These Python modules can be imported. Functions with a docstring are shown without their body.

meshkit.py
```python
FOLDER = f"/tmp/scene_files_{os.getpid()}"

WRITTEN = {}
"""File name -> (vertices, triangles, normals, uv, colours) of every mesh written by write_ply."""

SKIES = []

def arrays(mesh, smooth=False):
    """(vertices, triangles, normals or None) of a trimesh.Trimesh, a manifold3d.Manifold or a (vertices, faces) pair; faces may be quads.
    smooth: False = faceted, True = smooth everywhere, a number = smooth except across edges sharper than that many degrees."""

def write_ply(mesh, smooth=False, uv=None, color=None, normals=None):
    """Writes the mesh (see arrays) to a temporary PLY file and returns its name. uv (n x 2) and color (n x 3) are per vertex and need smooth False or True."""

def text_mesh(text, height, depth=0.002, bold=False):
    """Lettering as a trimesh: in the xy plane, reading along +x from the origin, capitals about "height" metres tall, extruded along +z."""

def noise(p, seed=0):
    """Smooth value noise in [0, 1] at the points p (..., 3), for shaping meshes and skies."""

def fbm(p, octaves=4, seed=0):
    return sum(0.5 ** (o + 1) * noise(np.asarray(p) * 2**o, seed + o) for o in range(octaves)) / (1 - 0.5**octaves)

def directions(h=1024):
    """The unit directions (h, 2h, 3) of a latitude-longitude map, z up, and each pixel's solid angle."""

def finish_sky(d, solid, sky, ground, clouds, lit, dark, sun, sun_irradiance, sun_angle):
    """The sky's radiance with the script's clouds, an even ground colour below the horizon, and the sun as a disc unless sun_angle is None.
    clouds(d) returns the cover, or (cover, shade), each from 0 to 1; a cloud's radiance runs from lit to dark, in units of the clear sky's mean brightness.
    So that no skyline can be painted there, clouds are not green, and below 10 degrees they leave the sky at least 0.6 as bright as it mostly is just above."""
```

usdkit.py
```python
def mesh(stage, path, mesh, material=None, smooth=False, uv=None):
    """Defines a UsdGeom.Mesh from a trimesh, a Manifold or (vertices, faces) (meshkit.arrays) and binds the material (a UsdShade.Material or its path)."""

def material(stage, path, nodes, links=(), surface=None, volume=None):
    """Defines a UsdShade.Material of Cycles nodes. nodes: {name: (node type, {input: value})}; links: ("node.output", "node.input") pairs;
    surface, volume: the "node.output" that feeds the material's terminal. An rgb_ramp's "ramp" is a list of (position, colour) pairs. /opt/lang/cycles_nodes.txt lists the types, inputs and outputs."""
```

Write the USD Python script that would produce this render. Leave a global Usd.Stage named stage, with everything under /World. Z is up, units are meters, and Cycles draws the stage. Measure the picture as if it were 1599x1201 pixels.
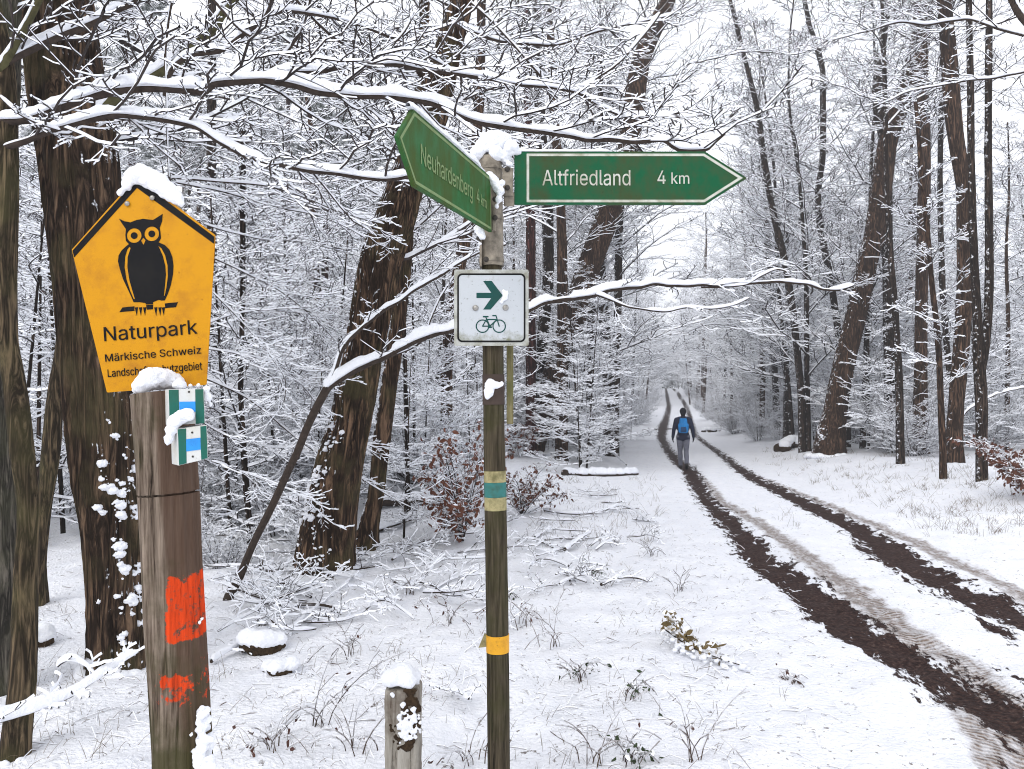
import math
import numpy as np
import trimesh
import manifold3d as m3
import usdkit, meshkit
from pxr import Usd, UsdGeom, UsdLux, UsdShade, Gf, Sdf, Vt
from scipy.interpolate import PchipInterpolator
from shapely.geometry import Polygon, LineString, Point, box as sbox
from shapely.ops import unary_union

stage = Usd.Stage.CreateInMemory()
UsdGeom.SetStageUpAxis(stage, UsdGeom.Tokens.z)
UsdGeom.SetStageMetersPerUnit(stage, 1.0)
UsdGeom.Xform.Define(stage, '/World')
UsdGeom.Scope.Define(stage, '/World/Looks')

# ------------------------------------------------------------------ camera, sky, sun, exposure
F = 1200.0                      # focal length in pixels of the 1599 x 1201 photograph
CZ = 1.65
PITCH = math.atan(29.5 / F)
cam = UsdGeom.Camera.Define(stage, '/World/camera')
cam.CreateFocalLengthAttr(24.0)
cam.CreateHorizontalApertureAttr(24.0 * 1599 / F)
cp, sp = math.cos(PITCH), math.sin(PITCH)
cam.AddTransformOp().Set(Gf.Matrix4d(1, 0, 0, 0, 0, -sp, cp, 0, 0, -cp, -sp, 0, 0, 0, CZ, 1))
cam.CreateExposureAttr(0.35)
cam.CreateClippingRangeAttr(Gf.Vec2f(0.05, 2000))

SUN_EL, SUN_AZ = math.radians(38), math.radians(-150)
usdkit.material(stage, '/World/Looks/sky_air', {
    'sky': ('sky_texture', {'sky_type': 'single_scattering', 'sun_disc': False, 'sun_elevation': SUN_EL, 'sun_rotation': SUN_AZ,
                            'air_density': 1.0, 'aerosol_density': 2.0, 'ozone_density': 1.0}),
    'co': ('texture_coordinate', {}),
    'n': ('noise_texture', {'scale': 2.2, 'detail': 4.0, 'roughness': 0.5}),
    'r': ('rgb_ramp', {'ramp': [(0.25, (8.6, 8.8, 9.35)), (0.75, (11.2, 11.3, 11.8))]}),
    'm': ('mix', {'mix_type': 'mix', 'fac': 0.93}),
    'bg': ('background_shader', {'strength': 0.105})},
    [('co.generated', 'n.vector'), ('n.fac', 'r.fac'), ('sky.color', 'm.color1'), ('r.color', 'm.color2'), ('m.color', 'bg.color')], surface='bg.background')
dome = UsdLux.DomeLight.Define(stage, '/World/sky')
dome.CreateIntensityAttr(1.0)
UsdShade.MaterialBindingAPI.Apply(dome.GetPrim()).Bind(UsdShade.Material.Get(stage, '/World/Looks/sky_air'))
dome.GetPrim().SetCustomDataByKey('kind', 'structure')
sun = UsdLux.DistantLight.Define(stage, '/World/sun')
sun.CreateIntensityAttr(0.38); sun.CreateAngleAttr(40.0); sun.CreateNormalizeAttr(True); sun.CreateColorAttr(Gf.Vec3f(1.0, 0.97, 0.92))
sun.AddRotateZOp().Set(-math.degrees(SUN_AZ)); sun.AddRotateXOp().Set(-(90 - math.degrees(SUN_EL)))

# ------------------------------------------------------------------ pixel -> point
def ray(u, v):
    a, b = (u - 799.5) / F, -(v - 600.5) / F
    return np.array([a, cp - b * sp, sp + b * cp])
def at(u, v, Y):
    d = ray(u, v)
    return np.array([0, 0, CZ]) + d * (Y / d[1])
RC = np.array([(-30, -3.0), (0, 1.9), (3.5, 2.55), (7.4, 3.75), (22.6, 6.0), (57, 12.3), (180, 36.7), (420, 84)])
def xc(y): return np.interp(y, RC[:, 0], RC[:, 1])
PROF = PchipInterpolator([-40, 0, 5, 12, 22, 40, 60, 100, 150, 200, 300, 520], [0.0, 0, 0, -.1, -.25, -.3, -.05, 1.5, 4.0, 5.6, 7.5, 9])
def ss(a, b, x):
    t = np.clip((np.asarray(x, float) - a) / (b - a), 0, 1)
    return t * t * (3 - 2 * t)
def hb(x, y):
    x, y = np.asarray(x, float), np.asarray(y, float)
    e = x - xc(y)
    return PROF(np.clip(y, -40, 520)) + 0.42 * ss(2.2, 7, -e) * ss(9, 18, y) + 0.38 * ss(1.9, 5, e) * ss(8, 15, y)
def hz(x, y):
    x, y = np.asarray(x, float), np.asarray(y, float)
    p = np.stack([x, y, 0 * x], -1)
    e = np.abs(x - xc(y))
    return hb(x, y) + (meshkit.fbm(p * 0.9, 3, 3) - .5) * 0.16 * ss(1.2, 3, e) + (meshkit.fbm(p * 4.0, 3, 5) - .5) * 0.07
def gnd(u, v):
    d = ray(u, v)
    Y = np.geomspace(2, 400, 3000)
    P = np.array([0, 0, CZ]) + d[None] * (Y / d[1])[:, None]
    i = np.argmax(P[:, 2] < hb(P[:, 0], P[:, 1]))
    if i == 0: i = len(Y) - 1
    return np.array([P[i, 0], P[i, 1], float(hz(P[i, 0], P[i, 1]))])

# ------------------------------------------------------------------ prim helpers
LOOK = {}
used = {}
def numbered(path):
    n = used.get(path, 0); used[path] = n + 1
    return path if n == 0 else f'{path}_{n:03d}'
def meta(p, label=None, cat=None, group=None, kind=None):
    for k, x in (('label', label), ('category', cat), ('group', group), ('kind', kind)):
        if x: p.SetCustomDataByKey(k, x)
    return p
def thing(name, label, cat, loc=(0, 0, 0), group=None, rotz=0, parent='/World'):
    x = UsdGeom.Xform.Define(stage, numbered(f'{parent}/{name}'))
    x.AddTranslateOp().Set(Gf.Vec3d(*map(float, loc)))
    if rotz: x.AddRotateZOp().Set(float(rotz))
    meta(x.GetPrim(), label, cat, group)
    x.loc = np.array(loc, float)
    return x
def obj(name, mesh, mat, parent=None, smooth=False, label=None, cat=None, group=None, kind=None, uv=None):
    """one Mesh prim; its points are given in world space and are stored relative to its thing."""
    base = '/World' if parent is None else str(parent.GetPath())
    v, f, n = meshkit.arrays(mesh, smooth)
    off = getattr(parent, 'loc', np.zeros(3)) if parent is not None else np.zeros(3)
    path = numbered(f'{base}/{name}')
    m = UsdGeom.Mesh.Define(stage, path)
    m.CreatePointsAttr(Vt.Vec3fArray.FromNumpy((v - off).astype(np.float32)))
    m.CreateFaceVertexCountsAttr(Vt.IntArray.FromNumpy(np.full(len(f), 3, np.int32)))
    m.CreateFaceVertexIndicesAttr(Vt.IntArray.FromNumpy(f.astype(np.int32).ravel()))
    m.CreateSubdivisionSchemeAttr('none')
    if n is not None:
        m.CreateNormalsAttr(Vt.Vec3fArray.FromNumpy(n.astype(np.float32))); m.SetNormalsInterpolation('vertex')
    UsdShade.MaterialBindingAPI.Apply(m.GetPrim()).Bind(UsdShade.Material.Get(stage, '/World/Looks/' + mat))
    meta(m.GetPrim(), label, cat, group, kind)
    m.loc = off
    return m
def cat_mesh(parts):
    vs, fs, n = [], [], 0
    for p in parts:
        v, f = (np.asarray(p.vertices), np.asarray(p.faces)) if hasattr(p, 'vertices') else meshkit.arrays(p)[:2]
        vs.append(v); fs.append(np.asarray(f) + n); n += len(v)
    return np.vstack(vs), np.vstack(fs)

# ------------------------------------------------------------------ materials
def mat(name, nodes, links, surface='p.BSDF'):
    usdkit.material(stage, '/World/Looks/' + name, nodes, links, surface=surface)
def plain(name, color, rough=0.6, metallic=0.0, spec=0.15, var=0.25, scale=14.0, bump=0.0):
    """colour with uneven tone"""
    c = np.array(color)
    mat(name, {'co': ('texture_coordinate', {}), 'n': ('noise_texture', {'scale': scale, 'detail': 5.0, 'roughness': .6}),
               'r': ('rgb_ramp', {'ramp': [(0.3, tuple(c * (1 - var))), (0.7, tuple(np.clip(c * (1 + var), 0, .95)))]}),
               'b': ('bump', {'strength': bump, 'distance': 0.004}),
               'p': ('principled_bsdf', {'roughness': rough, 'metallic': metallic, 'specular_ior_level': spec})},
        [('co.object', 'n.vector'), ('n.fac', 'r.fac'), ('r.color', 'p.base_color')] + ([('n.fac', 'b.height'), ('b.normal', 'p.normal')] if bump else []))
SNOW = (0.83, 0.85, 0.90)
mat('snow', {'g': ('geometry', {}), 'n': ('noise_texture', {'scale': 60.0, 'detail': 4.0, 'roughness': .65}),
             'n2': ('noise_texture', {'scale': 420.0, 'detail': 2.0}),
             'a': ('math', {'math_type': 'multiply_add', 'value2': .25}),
             'r': ('rgb_ramp', {'ramp': [(0.25, (.78, .80, .86)), (0.7, (.86, .875, .91))]}),
             'b': ('bump', {'strength': .85, 'distance': .012}),
             'p': ('principled_bsdf', {'roughness': .7, 'specular_ior_level': .25})},
    [('g.position', 'n.vector'), ('g.position', 'n2.vector'), ('n2.fac', 'a.value1'), ('n.fac', 'a.value3'), ('a.value', 'b.height'), ('b.normal', 'p.normal'), ('n.fac', 'r.fac'), ('r.color', 'p.base_color')])

def twig_mat(name, dark, lo=0.02, hi=0.16, cover=(0.30, 0.42)):
    """bark below, snow lying on every face that looks up"""
    d = np.array(dark)
    mat(name, {'g': ('geometry', {}), 'co': ('texture_coordinate', {}), 's': ('separate_xyz', {}),
               'mr': ('map_range', {'range_type': 'smoothstep', 'from_min': lo, 'from_max': hi, 'clamp': True}),
               'n': ('noise_texture', {'scale': 9.0, 'detail': 3.0}),
               'mn': ('map_range', {'from_min': cover[0], 'from_max': cover[1], 'clamp': True}),
               'mu': ('math', {'math_type': 'multiply'}),
               'oi': ('object_info', {}),
               'br': ('rgb_ramp', {'ramp': [(0, tuple(d * .7)), (1, tuple(d * 1.4))]}),
               'mx': ('mix', {'color2': SNOW}),
               'p': ('principled_bsdf', {'roughness': .75, 'specular_ior_level': .25})},
        [('g.normal', 's.vector'), ('s.z', 'mr.value'), ('co.object', 'n.vector'), ('n.fac', 'mn.value'), ('mr.result', 'mu.value1'), ('mn.result', 'mu.value2'),
         ('oi.random', 'br.fac'), ('br.color', 'mx.color1'), ('mu.value', 'mx.fac'), ('mx.color', 'p.base_color')])
twig_mat('twig', (.028, .021, .019))
twig_mat('twig_brown', (.060, .038, .028))

def bark_mat(name, c0, c1, moss=None, snow_dir=(-.55, .1, .8), snow_at=0.62, scale=5.0, stretch=.10, bump=.9, dist=.03, fleck=11.0, moss_amt=.55):
    """furrowed bark: fissures stretched along the trunk, moss in patches, wind-blown snow stuck on one flank"""
    nodes = {'g': ('geometry', {}), 'co': ('texture_coordinate', {}), 'oi': ('object_info', {}),
             'mp': ('mapping', {'scale': (scale, scale, scale * stretch)}),
             'n': ('noise_texture', {'scale': 5.5, 'detail': 7.0, 'roughness': .66, 'distortion': .9}),
             'n2': ('noise_texture', {'scale': 2.3, 'detail': 5.0, 'roughness': .6, 'distortion': 1.4}),
             'rs': ('math', {'math_type': 'multiply_add', 'value2': 2.0, 'value3': -1.0}), 'ra': ('math', {'math_type': 'absolute'}),
             'rm': ('map_range', {'from_min': .0, 'from_max': .30, 'clamp': True}),
             'h': ('math', {'math_type': 'multiply'}),
             'r': ('rgb_ramp', {'ramp': [(0.06, tuple(np.array(c0) * .28)), (0.26, c0), (.50, c1), (.72, tuple(np.array(c1) * 1.35))]}),
             'b': ('bump', {'strength': bump, 'distance': dist}),
             'dot': ('vector_math', {'math_type': 'dot_product', 'vector2': snow_dir}),
             'sn': ('noise_texture', {'scale': fleck, 'detail': 6.0, 'roughness': .66}),
             'sa': ('math', {'math_type': 'multiply_add', 'value2': .42}),
             'st': ('map_range', {'from_min': snow_at, 'from_max': snow_at + .05, 'clamp': True}),
             'mx': ('mix', {'color2': SNOW}),
             'p': ('principled_bsdf', {'roughness': .9, 'specular_ior_level': .12})}
    links = [('co.object', 'mp.vector'), ('mp.vector', 'n.vector'), ('mp.vector', 'n2.vector'), ('n2.fac', 'rs.value1'), ('rs.value', 'ra.value1'), ('ra.value', 'rm.value'), ('rm.result', 'h.value1'), ('n.fac', 'h.value2'),
             ('h.value', 'r.fac'), ('h.value', 'b.height'), ('b.normal', 'p.normal'), ('g.normal', 'dot.vector1'), ('dot.value', 'sa.value1'), ('co.object', 'sn.vector'), ('sn.fac', 'sa.value3'),
             ('sa.value', 'st.value'), ('st.result', 'mx.fac'), ('mx.color', 'p.base_color')]
    if moss:
        nodes['mo'] = ('noise_texture', {'scale': 3.1, 'detail': 4.0}); nodes['mr'] = ('map_range', {'from_min': .48, 'from_max': .68, 'to_max': moss_amt, 'clamp': True}); nodes['mm'] = ('mix', {'color2': moss})
        links += [('co.object', 'mo.vector'), ('mo.fac', 'mr.value'), ('mr.result', 'mm.fac'), ('r.color', 'mm.color1'), ('mm.color', 'mx.color1')]
    else:
        links.append(('r.color', 'mx.color1'))
    mat(name, nodes, links)
bark_mat('bark_flank', (.058, .037, .025), (.155, .100, .064), snow_dir=(.8, -.3, .35), snow_at=.96, moss=(.085, .072, .034))
bark_mat('bark_windward', (.058, .035, .022), (.160, .098, .060), moss=(.08, .068, .03), snow_dir=(-.85, -.15, .5), snow_at=.91)
bark_mat('bark_brown', (.056, .033, .022), (.140, .083, .053), snow_dir=(-.75, 0, .70), snow_at=.92, scale=7)
bark_mat('bark_dark', (.034, .023, .017), (.080, .055, .042), snow_dir=(-.7, -.4, .45), snow_at=.895, scale=8, fleck=16)
bark_mat('bark_mossy', (.055, .040, .024), (.125, .090, .054), moss=(.065, .060, .024), snow_dir=(-.7, .1, .6), snow_at=1.0, scale=9, bump=.35, dist=.01, moss_amt=.6)
bark_mat('bark_pine', (.060, .024, .022), (.13, .052, .044), snow_dir=(-.6, -.5, .4), snow_at=.93, scale=6)
bark_mat('bark_grey', (.062, .055, .045), (.14, .122, .10), moss=(.07, .07, .04), snow_dir=(-.6, -.4, .6), snow_at=.93, scale=8, bump=.5)

plain('limb_bark', (.040, .029, .023), .8, var=.4, scale=30, bump=.6)
plain('limb_moss', (.060, .055, .025), .85, var=.45, scale=22, bump=.6)
plain('leaf_rust', (.20, .055, .032), .6, var=.45, scale=25)
plain('leaf_olive', (.19, .13, .035), .6, var=.4, scale=30)
plain('leaf_green', (.05, .085, .025), .6, var=.3, scale=30)
plain('grass_dry', (.13, .10, .068), .8, var=.5, scale=3)
plain('stem_dark', (.050, .036, .030), .8, var=.3, scale=5)
plain('stem_pale', (.15, .12, .085), .8, var=.3, scale=5)
plain('stone', (.09, .075, .06), .9, var=.5, scale=25, bump=.8)
plain('needles', (.045, .055, .040), .8, var=.3, scale=3)

# ------------------------------------------------------------------ geometry of branches
def tangents(P):
    t = np.gradient(P, axis=-2)
    return t / (np.linalg.norm(t, axis=-1, keepdims=True) + 1e-12)
def kites(P, R, snow=1.0, base_snow=.007):
    """many branches at once: P (N,K,3), R (N,K). A four-sided profile: bark underneath, a ridge of snow on top where the branch lies flat."""
    if len(P) == 0: return np.zeros((0, 3)), np.zeros((0, 3), int)
    N, K, _ = P.shape
    t = tangents(P)
    side = np.cross(t, [0, 0, 1.0]); n = np.linalg.norm(side, axis=-1, keepdims=True)
    side = np.where(n > .05, side / np.maximum(n, 1e-9), [1.0, 0, 0])
    up = np.cross(side, t)
    q = np.clip(1 - np.abs(t[..., 2]) ** 1.6, 0, 1)[..., None]
    r = R[..., None]
    s = snow * q * (base_snow + np.minimum(.7 * r, .035))
    s = s * np.minimum(1, r / (R.max(axis=1)[:, None, None] * .3 + 1e-9))
    w = np.maximum(r, .5 * (r + s * .85))
    ring = np.stack([P - up * r, P + side * w, P + up * (r + s), P - side * w], 2)      # N,K,4,3
    v = ring.reshape(-1, 3)
    a = (np.arange(N)[:, None, None] * K + np.arange(K - 1)[None, :, None]) * 4 + np.arange(4)
    b = (np.arange(N)[:, None, None] * K + np.arange(K - 1)[None, :, None]) * 4 + (np.arange(4) + 1) % 4
    q4 = np.stack([a, b, b + 4, a + 4], -1).reshape(-1, 4)
    return v, np.vstack([q4[:, [0, 1, 2]], q4[:, [0, 2, 3]]])
def along(P, R, idx, t):
    K = P.shape[1]
    x = t * (K - 1); i = np.minimum(x.astype(int), K - 2); f = (x - i)[:, None]
    p0, p1 = P[idx, i], P[idx, i + 1]
    d = p1 - p0
    return p0 * (1 - f) + p1 * f, d / (np.linalg.norm(d, axis=1, keepdims=True) + 1e-9), R[idx, i] * (1 - f[:, 0]) + R[idx, i + 1] * f[:, 0]
def grow(rg, P, R, n, length, angle=(35, 65), t0=.15, K=4, flat=.25, droop=.0, taper=.5, rmax=.55, wobble=.10, lenfall=.55, rmin=.0012, upbias=0.0):
    """n children on every parent branch, alternating left and right in the parent's own spray."""
    N = len(P)
    idx = np.repeat(np.arange(N), n)
    t = (np.tile((np.arange(n) + .5) / n, N) + rg.uniform(-.4, .4, N * n) / n)
    t = t0 + (1 - t0) * np.clip(t, 0, .99)
    p, d, r = along(P, R, idx, t)
    side = np.cross(d, [0, 0, 1.0]); ln = np.linalg.norm(side, axis=1, keepdims=True)
    rnd = rg.normal(size=side.shape); rnd -= (rnd * d).sum(1, keepdims=True) * d
    side = np.where(ln > .3, side / np.maximum(ln, 1e-6), rnd / np.linalg.norm(rnd, axis=1, keepdims=True))
    sg = np.where(np.tile(np.arange(n), N) % 2 == 0, 1.0, -1.0)[:, None]
    ax = side * sg + flat * rg.normal(size=side.shape)
    ax -= (ax * d).sum(1, keepdims=True) * d; ax /= np.linalg.norm(ax, axis=1, keepdims=True)
    a = np.radians(rg.uniform(*angle, N * n))[:, None]
    c = d * np.cos(a) + ax * np.sin(a)
    c[:, 2] += upbias; c /= np.linalg.norm(c, axis=1, keepdims=True)
    plen = np.linalg.norm(np.diff(P, axis=1), axis=2).sum(1)[idx]
    L = length * rg.uniform(.55, 1.15, N * n) * (1 - lenfall * t) * (plen if length < 0 else 1)
    L = np.abs(L)
    s = np.linspace(0, 1, K)[None, :, None]
    bend = rg.normal(size=(N * n, 1, 3)) * wobble
    Q = p[:, None] + L[:, None, None] * (c[:, None] * s + bend * s * (1 - s) * 2 + np.array([0, 0, -droop]) * s * s)
    if K > 4:
        Q[:, 1:] += rg.normal(size=(N * n, K - 1, 3)) * (L[:, None, None] * .022)
    r0 = np.maximum(np.minimum(r * rmax, .0022 + L * .0075), rmin)
    RR = r0[:, None] * (1 - (1 - taper) * np.linspace(0, 1, K))[None]
    return Q, np.maximum(RR, rmin)
def smooth_line(P, n, extra=None):
    P = np.asarray(P, float)
    t = np.r_[0, np.cumsum(np.linalg.norm(np.diff(P[:, :3], axis=0), axis=1))]; t /= t[-1]
    s = np.linspace(0, 1, n)
    out = np.stack([PchipInterpolator(t, P[:, k])(s) for k in range(P.shape[1])], 1)
    return out
def frames(P):
    t = tangents(P)
    ref = np.array([1.0, 0, 0]) if abs(t[:, 0]).max() < .85 else np.array([0, 1.0, 0])
    a = ref[None] - (t @ ref)[:, None] * t; a /= np.linalg.norm(a, axis=1, keepdims=True)
    return t, a, np.cross(t, a)
def tube(P, R, sides=12, bark=0.0, freq=(7, 1.1), seed=0, lobes=0.0, caps=True):
    """a round stem; bark > 0 pushes ridges and furrows out of it"""
    P, R = np.asarray(P, float), np.broadcast_to(np.asarray(R, float), (len(P),))
    t, a, b = frames(P)
    th = np.arange(sides) * 2 * np.pi / sides
    dirs = np.cos(th)[None, :, None] * a[:, None] + np.sin(th)[None, :, None] * b[:, None]
    rad = np.repeat(R[:, None], sides, 1)
    if lobes:
        z = P[:, 2] - P[0, 2]
        fl = np.exp(-np.maximum(z - .15, 0) / .28)
        rad = rad * (1 + fl[:, None] * lobes * (.55 + .45 * np.cos(th * 4 + seed)[None] * (1 + .4 * np.sin(th * 2 + seed))[None]))
    if bark:
        s = np.r_[0, np.cumsum(np.linalg.norm(np.diff(P, axis=0), axis=1))]
        q = np.stack([np.cos(th)[None] * freq[0] * .5 + 0 * s[:, None], np.sin(th)[None] * freq[0] * .5 + 0 * s[:, None], s[:, None] * freq[1] + 0 * th[None]], -1)
        rid = 1 - np.abs(2 * meshkit.fbm(q, 3, seed) - 1) * 2.2
        rad = rad + bark * np.clip(rid, -1, 1) + bark * 1.2 * (meshkit.noise(q * np.array([.35, .35, .8]), seed + 9) - .5)
    V = (P[:, None] + dirs * rad[..., None]).reshape(-1, 3)
    K = len(P)
    i, j = np.meshgrid(np.arange(K - 1), np.arange(sides), indexing='ij')
    q4 = np.stack([i * sides + j, i * sides + (j + 1) % sides, (i + 1) * sides + (j + 1) % sides, (i + 1) * sides + j], -1).reshape(-1, 4)
    Fc = np.vstack([q4[:, [0, 1, 2]], q4[:, [0, 2, 3]]])
    if caps:
        n = len(V); V = np.vstack([V, P[0], P[-1]])
        j = np.arange(sides); k = (j + 1) % sides; top = (K - 1) * sides
        Fc = np.vstack([Fc, np.stack([k, j, np.full(sides, n)], 1), np.stack([top + j, top + k, np.full(sides, n + 1)], 1)])
    return V, Fc
def snow_ridge(P, R, thick=1.0, seed=0, sides=9, gaps=.0, wide=1.0):
    """the loaf of snow that lies along a branch"""
    P, R = np.asarray(P, float), np.broadcast_to(np.asarray(R, float), (len(P),))
    t = tangents(P)
    side = np.cross(t, [0, 0, 1.0]); side /= np.linalg.norm(side, axis=1, keepdims=True) + 1e-9
    up = np.cross(side, t)
    q = np.clip(1.15 - np.abs(t[:, 2]) ** 1.5 * 1.1, 0.0, 1)
    s = np.r_[0, np.cumsum(np.linalg.norm(np.diff(P, axis=0), axis=1))]
    z3 = np.stack([s * 9, 0 * s + seed * 3.1, 0 * s], 1)
    lump = .42 + 1.16 * meshkit.fbm(z3, 4, seed)
    if gaps:
        lump *= ss(gaps - .12, gaps + .12, meshkit.noise(np.stack([s * 5, 0 * s, 0 * s + seed], 1), seed + 4))
    h = thick * q * lump * (.011 + np.minimum(R * 1.15, .04))
    h[0] *= .3; h[-1] *= .15
    w = np.maximum(R * 1.06, R * .55 + h * .62) * wide
    th = np.linspace(-.42, np.pi + .42, sides)
    cs, sn = np.cos(th), np.sin(th)
    off_up = np.where(sn[None] > 0, (R * .35)[:, None] + sn[None] * (h + R * .65)[:, None], (R * .35)[:, None] + sn[None] * (R * .9)[:, None])
    V = P[:, None] + side[:, None] * (cs[None] * w[:, None])[..., None] + up[:, None] * off_up[..., None]
    nz = meshkit.fbm(V * 45, 2, seed + 1) - .5
    V = V + (side[:, None] * cs[None, :, None] + up[:, None] * np.maximum(sn, 0)[None, :, None]) * (nz * h[:, None] * .45)[..., None]
    K = len(P); V = V.reshape(-1, 3)
    i, j = np.meshgrid(np.arange(K - 1), np.arange(sides), indexing='ij')
    q4 = np.stack([i * sides + j, i * sides + (j + 1) % sides, (i + 1) * sides + (j + 1) % sides, (i + 1) * sides + j], -1).reshape(-1, 4)
    return V, np.vstack([q4[:, [0, 2, 1]], q4[:, [0, 3, 2]]])
def blob(centres, radii, seed=0, edge=.012, amp=.008, freq=35, flat=1.0):
    """a heap of clotted snow"""
    u = m3.Manifold.batch_boolean([m3.Manifold.sphere(float(r) * 1.03 + .001, 20).scale((1, 1, flat)).translate(tuple(map(float, c))) for c, r in zip(centres, radii)], m3.OpType.Add)
    u = u.refine_to_length(edge)
    m = u.to_mesh()
    t = trimesh.Trimesh(np.array(m.vert_properties[:, :3]), np.array(m.tri_verts), process=True)
    v0 = np.array(t.vertices)
    trimesh.smoothing.filter_laplacian(t, lamb=.5, iterations=9, volume_constraint=False)
    v1 = np.array(t.vertices); lost = ~(np.linalg.norm(v1 - v0, axis=1) < .035); v1[lost] = v0[lost]; t.vertices = v1
    t.update_faces(t.nondegenerate_faces()); t.remove_unreferenced_vertices()
    t.vertices = t.vertices + t.vertex_normals * ((meshkit.fbm(t.vertices * freq, 4, seed) - .5) * 2.6 * amp)[:, None]
    return np.array(t.vertices), np.array(t.faces)
def bx(lo, hi, bev=0.0):
    lo, hi = np.array(lo, float), np.array(hi, float)
    if bev:
        c = [m3.Manifold.sphere(bev, 8).translate((x, y, z)) for x in (lo[0] + bev, hi[0] - bev) for y in (lo[1] + bev, hi[1] - bev) for z in (lo[2] + bev, hi[2] - bev)]
        return m3.Manifold.batch_hull(c)
    b = trimesh.creation.box(hi - lo); b.apply_translation((lo + hi) / 2); return b
# ------------------------------------------------------------------ the ground: snow, with the wheel tracks sunk into it
def trk(rows):
    """(left edge u, right edge u, v) in the photograph -> x, y, half width on the ground"""
    out = []
    for a, b, v in rows:
        p, q = gnd(a, v), gnd(b, v)
        out.append(((p[0] + q[0]) / 2, (p[1] + q[1]) / 2, abs(q[0] - p[0]) / 2 * .9))
    return np.array(out)
T_DARK_L = trk([(1580, 1680, 1150), (1450, 1560, 1075), (1392, 1490, 1034), (1298, 1396, 992), (1252, 1345, 950), (1205, 1284, 908), (1150, 1222, 867), (1128, 1175, 825), (1091, 1119, 783),
                (1062, 1090, 733), (1045, 1066, 717), (1034, 1049, 700), (1025, 1040, 682), (1028, 1044, 664), (1036, 1046, 650), (1041, 1049, 633), (1038, 1043, 613), (1036, 1040, 606)])
T_DARK_R = trk([(1700, 1790, 1034), (1560, 1660, 970), (1440, 1512, 908), (1356, 1438, 867), (1316, 1367, 825), (1233, 1275, 783), (1158, 1184, 742), (1128, 1144, 717), (1107, 1120, 700), (1082, 1091, 680),
                (1072, 1081, 650), (1067, 1075, 633), (1057, 1064, 617), (1046, 1050, 606)])
T_BROWN_L = trk([(1520, 1640, 1120), (1467, 1542, 1034), (1380, 1455, 992), (1334, 1400, 950), (1288, 1340, 908), (1234, 1275, 867), (1184, 1214, 825), (1118, 1138, 783), (1090, 1100, 742)])
T_BROWN_R = trk([(1690, 1760, 985), (1610, 1670, 950), (1538, 1572, 908), (1452, 1490, 867), (1368, 1398, 825), (1272, 1290, 783), (1184, 1194, 745)])
T_WIDE = trk([(1560, 1800, 1300), (1520, 1740, 1195), (1486, 1660, 1117), (1462, 1570, 1070)])
T_PATCH = [trk([(1400, 1480, 1090), (1345, 1430, 1040), (1284, 1370, 1000), (1240, 1330, 950), (1190, 1260, 905)]), trk([(1540, 1640, 1000), (1480, 1560, 960), (1400, 1470, 915), (1320, 1380, 862)]), trk([(1560, 1700, 1080), (1500, 1600, 1030)]), trk([(1560, 1660, 1290), (1530, 1640, 1200), (1500, 1600, 1130)])]
T_CROSS = trk([(1012, 1020, 671), (1028, 1040, 670), (1052, 1060, 669)])
T_CROSS[:, 2] = .55
def sdist(x, y, T):
    best = np.full(x.shape, 3.0)
    for (x0, y0, w0), (x1, y1, w1) in zip(T[:-1], T[1:]):
        dx, dy = x1 - x0, y1 - y0
        t = np.clip(((x - x0) * dx + (y - y0) * dy) / (dx * dx + dy * dy + 1e-9), 0, 1)
        best = np.minimum(best, np.hypot(x - x0 - t * dx, y - y0 - t * dy) - (w0 + t * (w1 - w0)))
    return best
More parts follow.
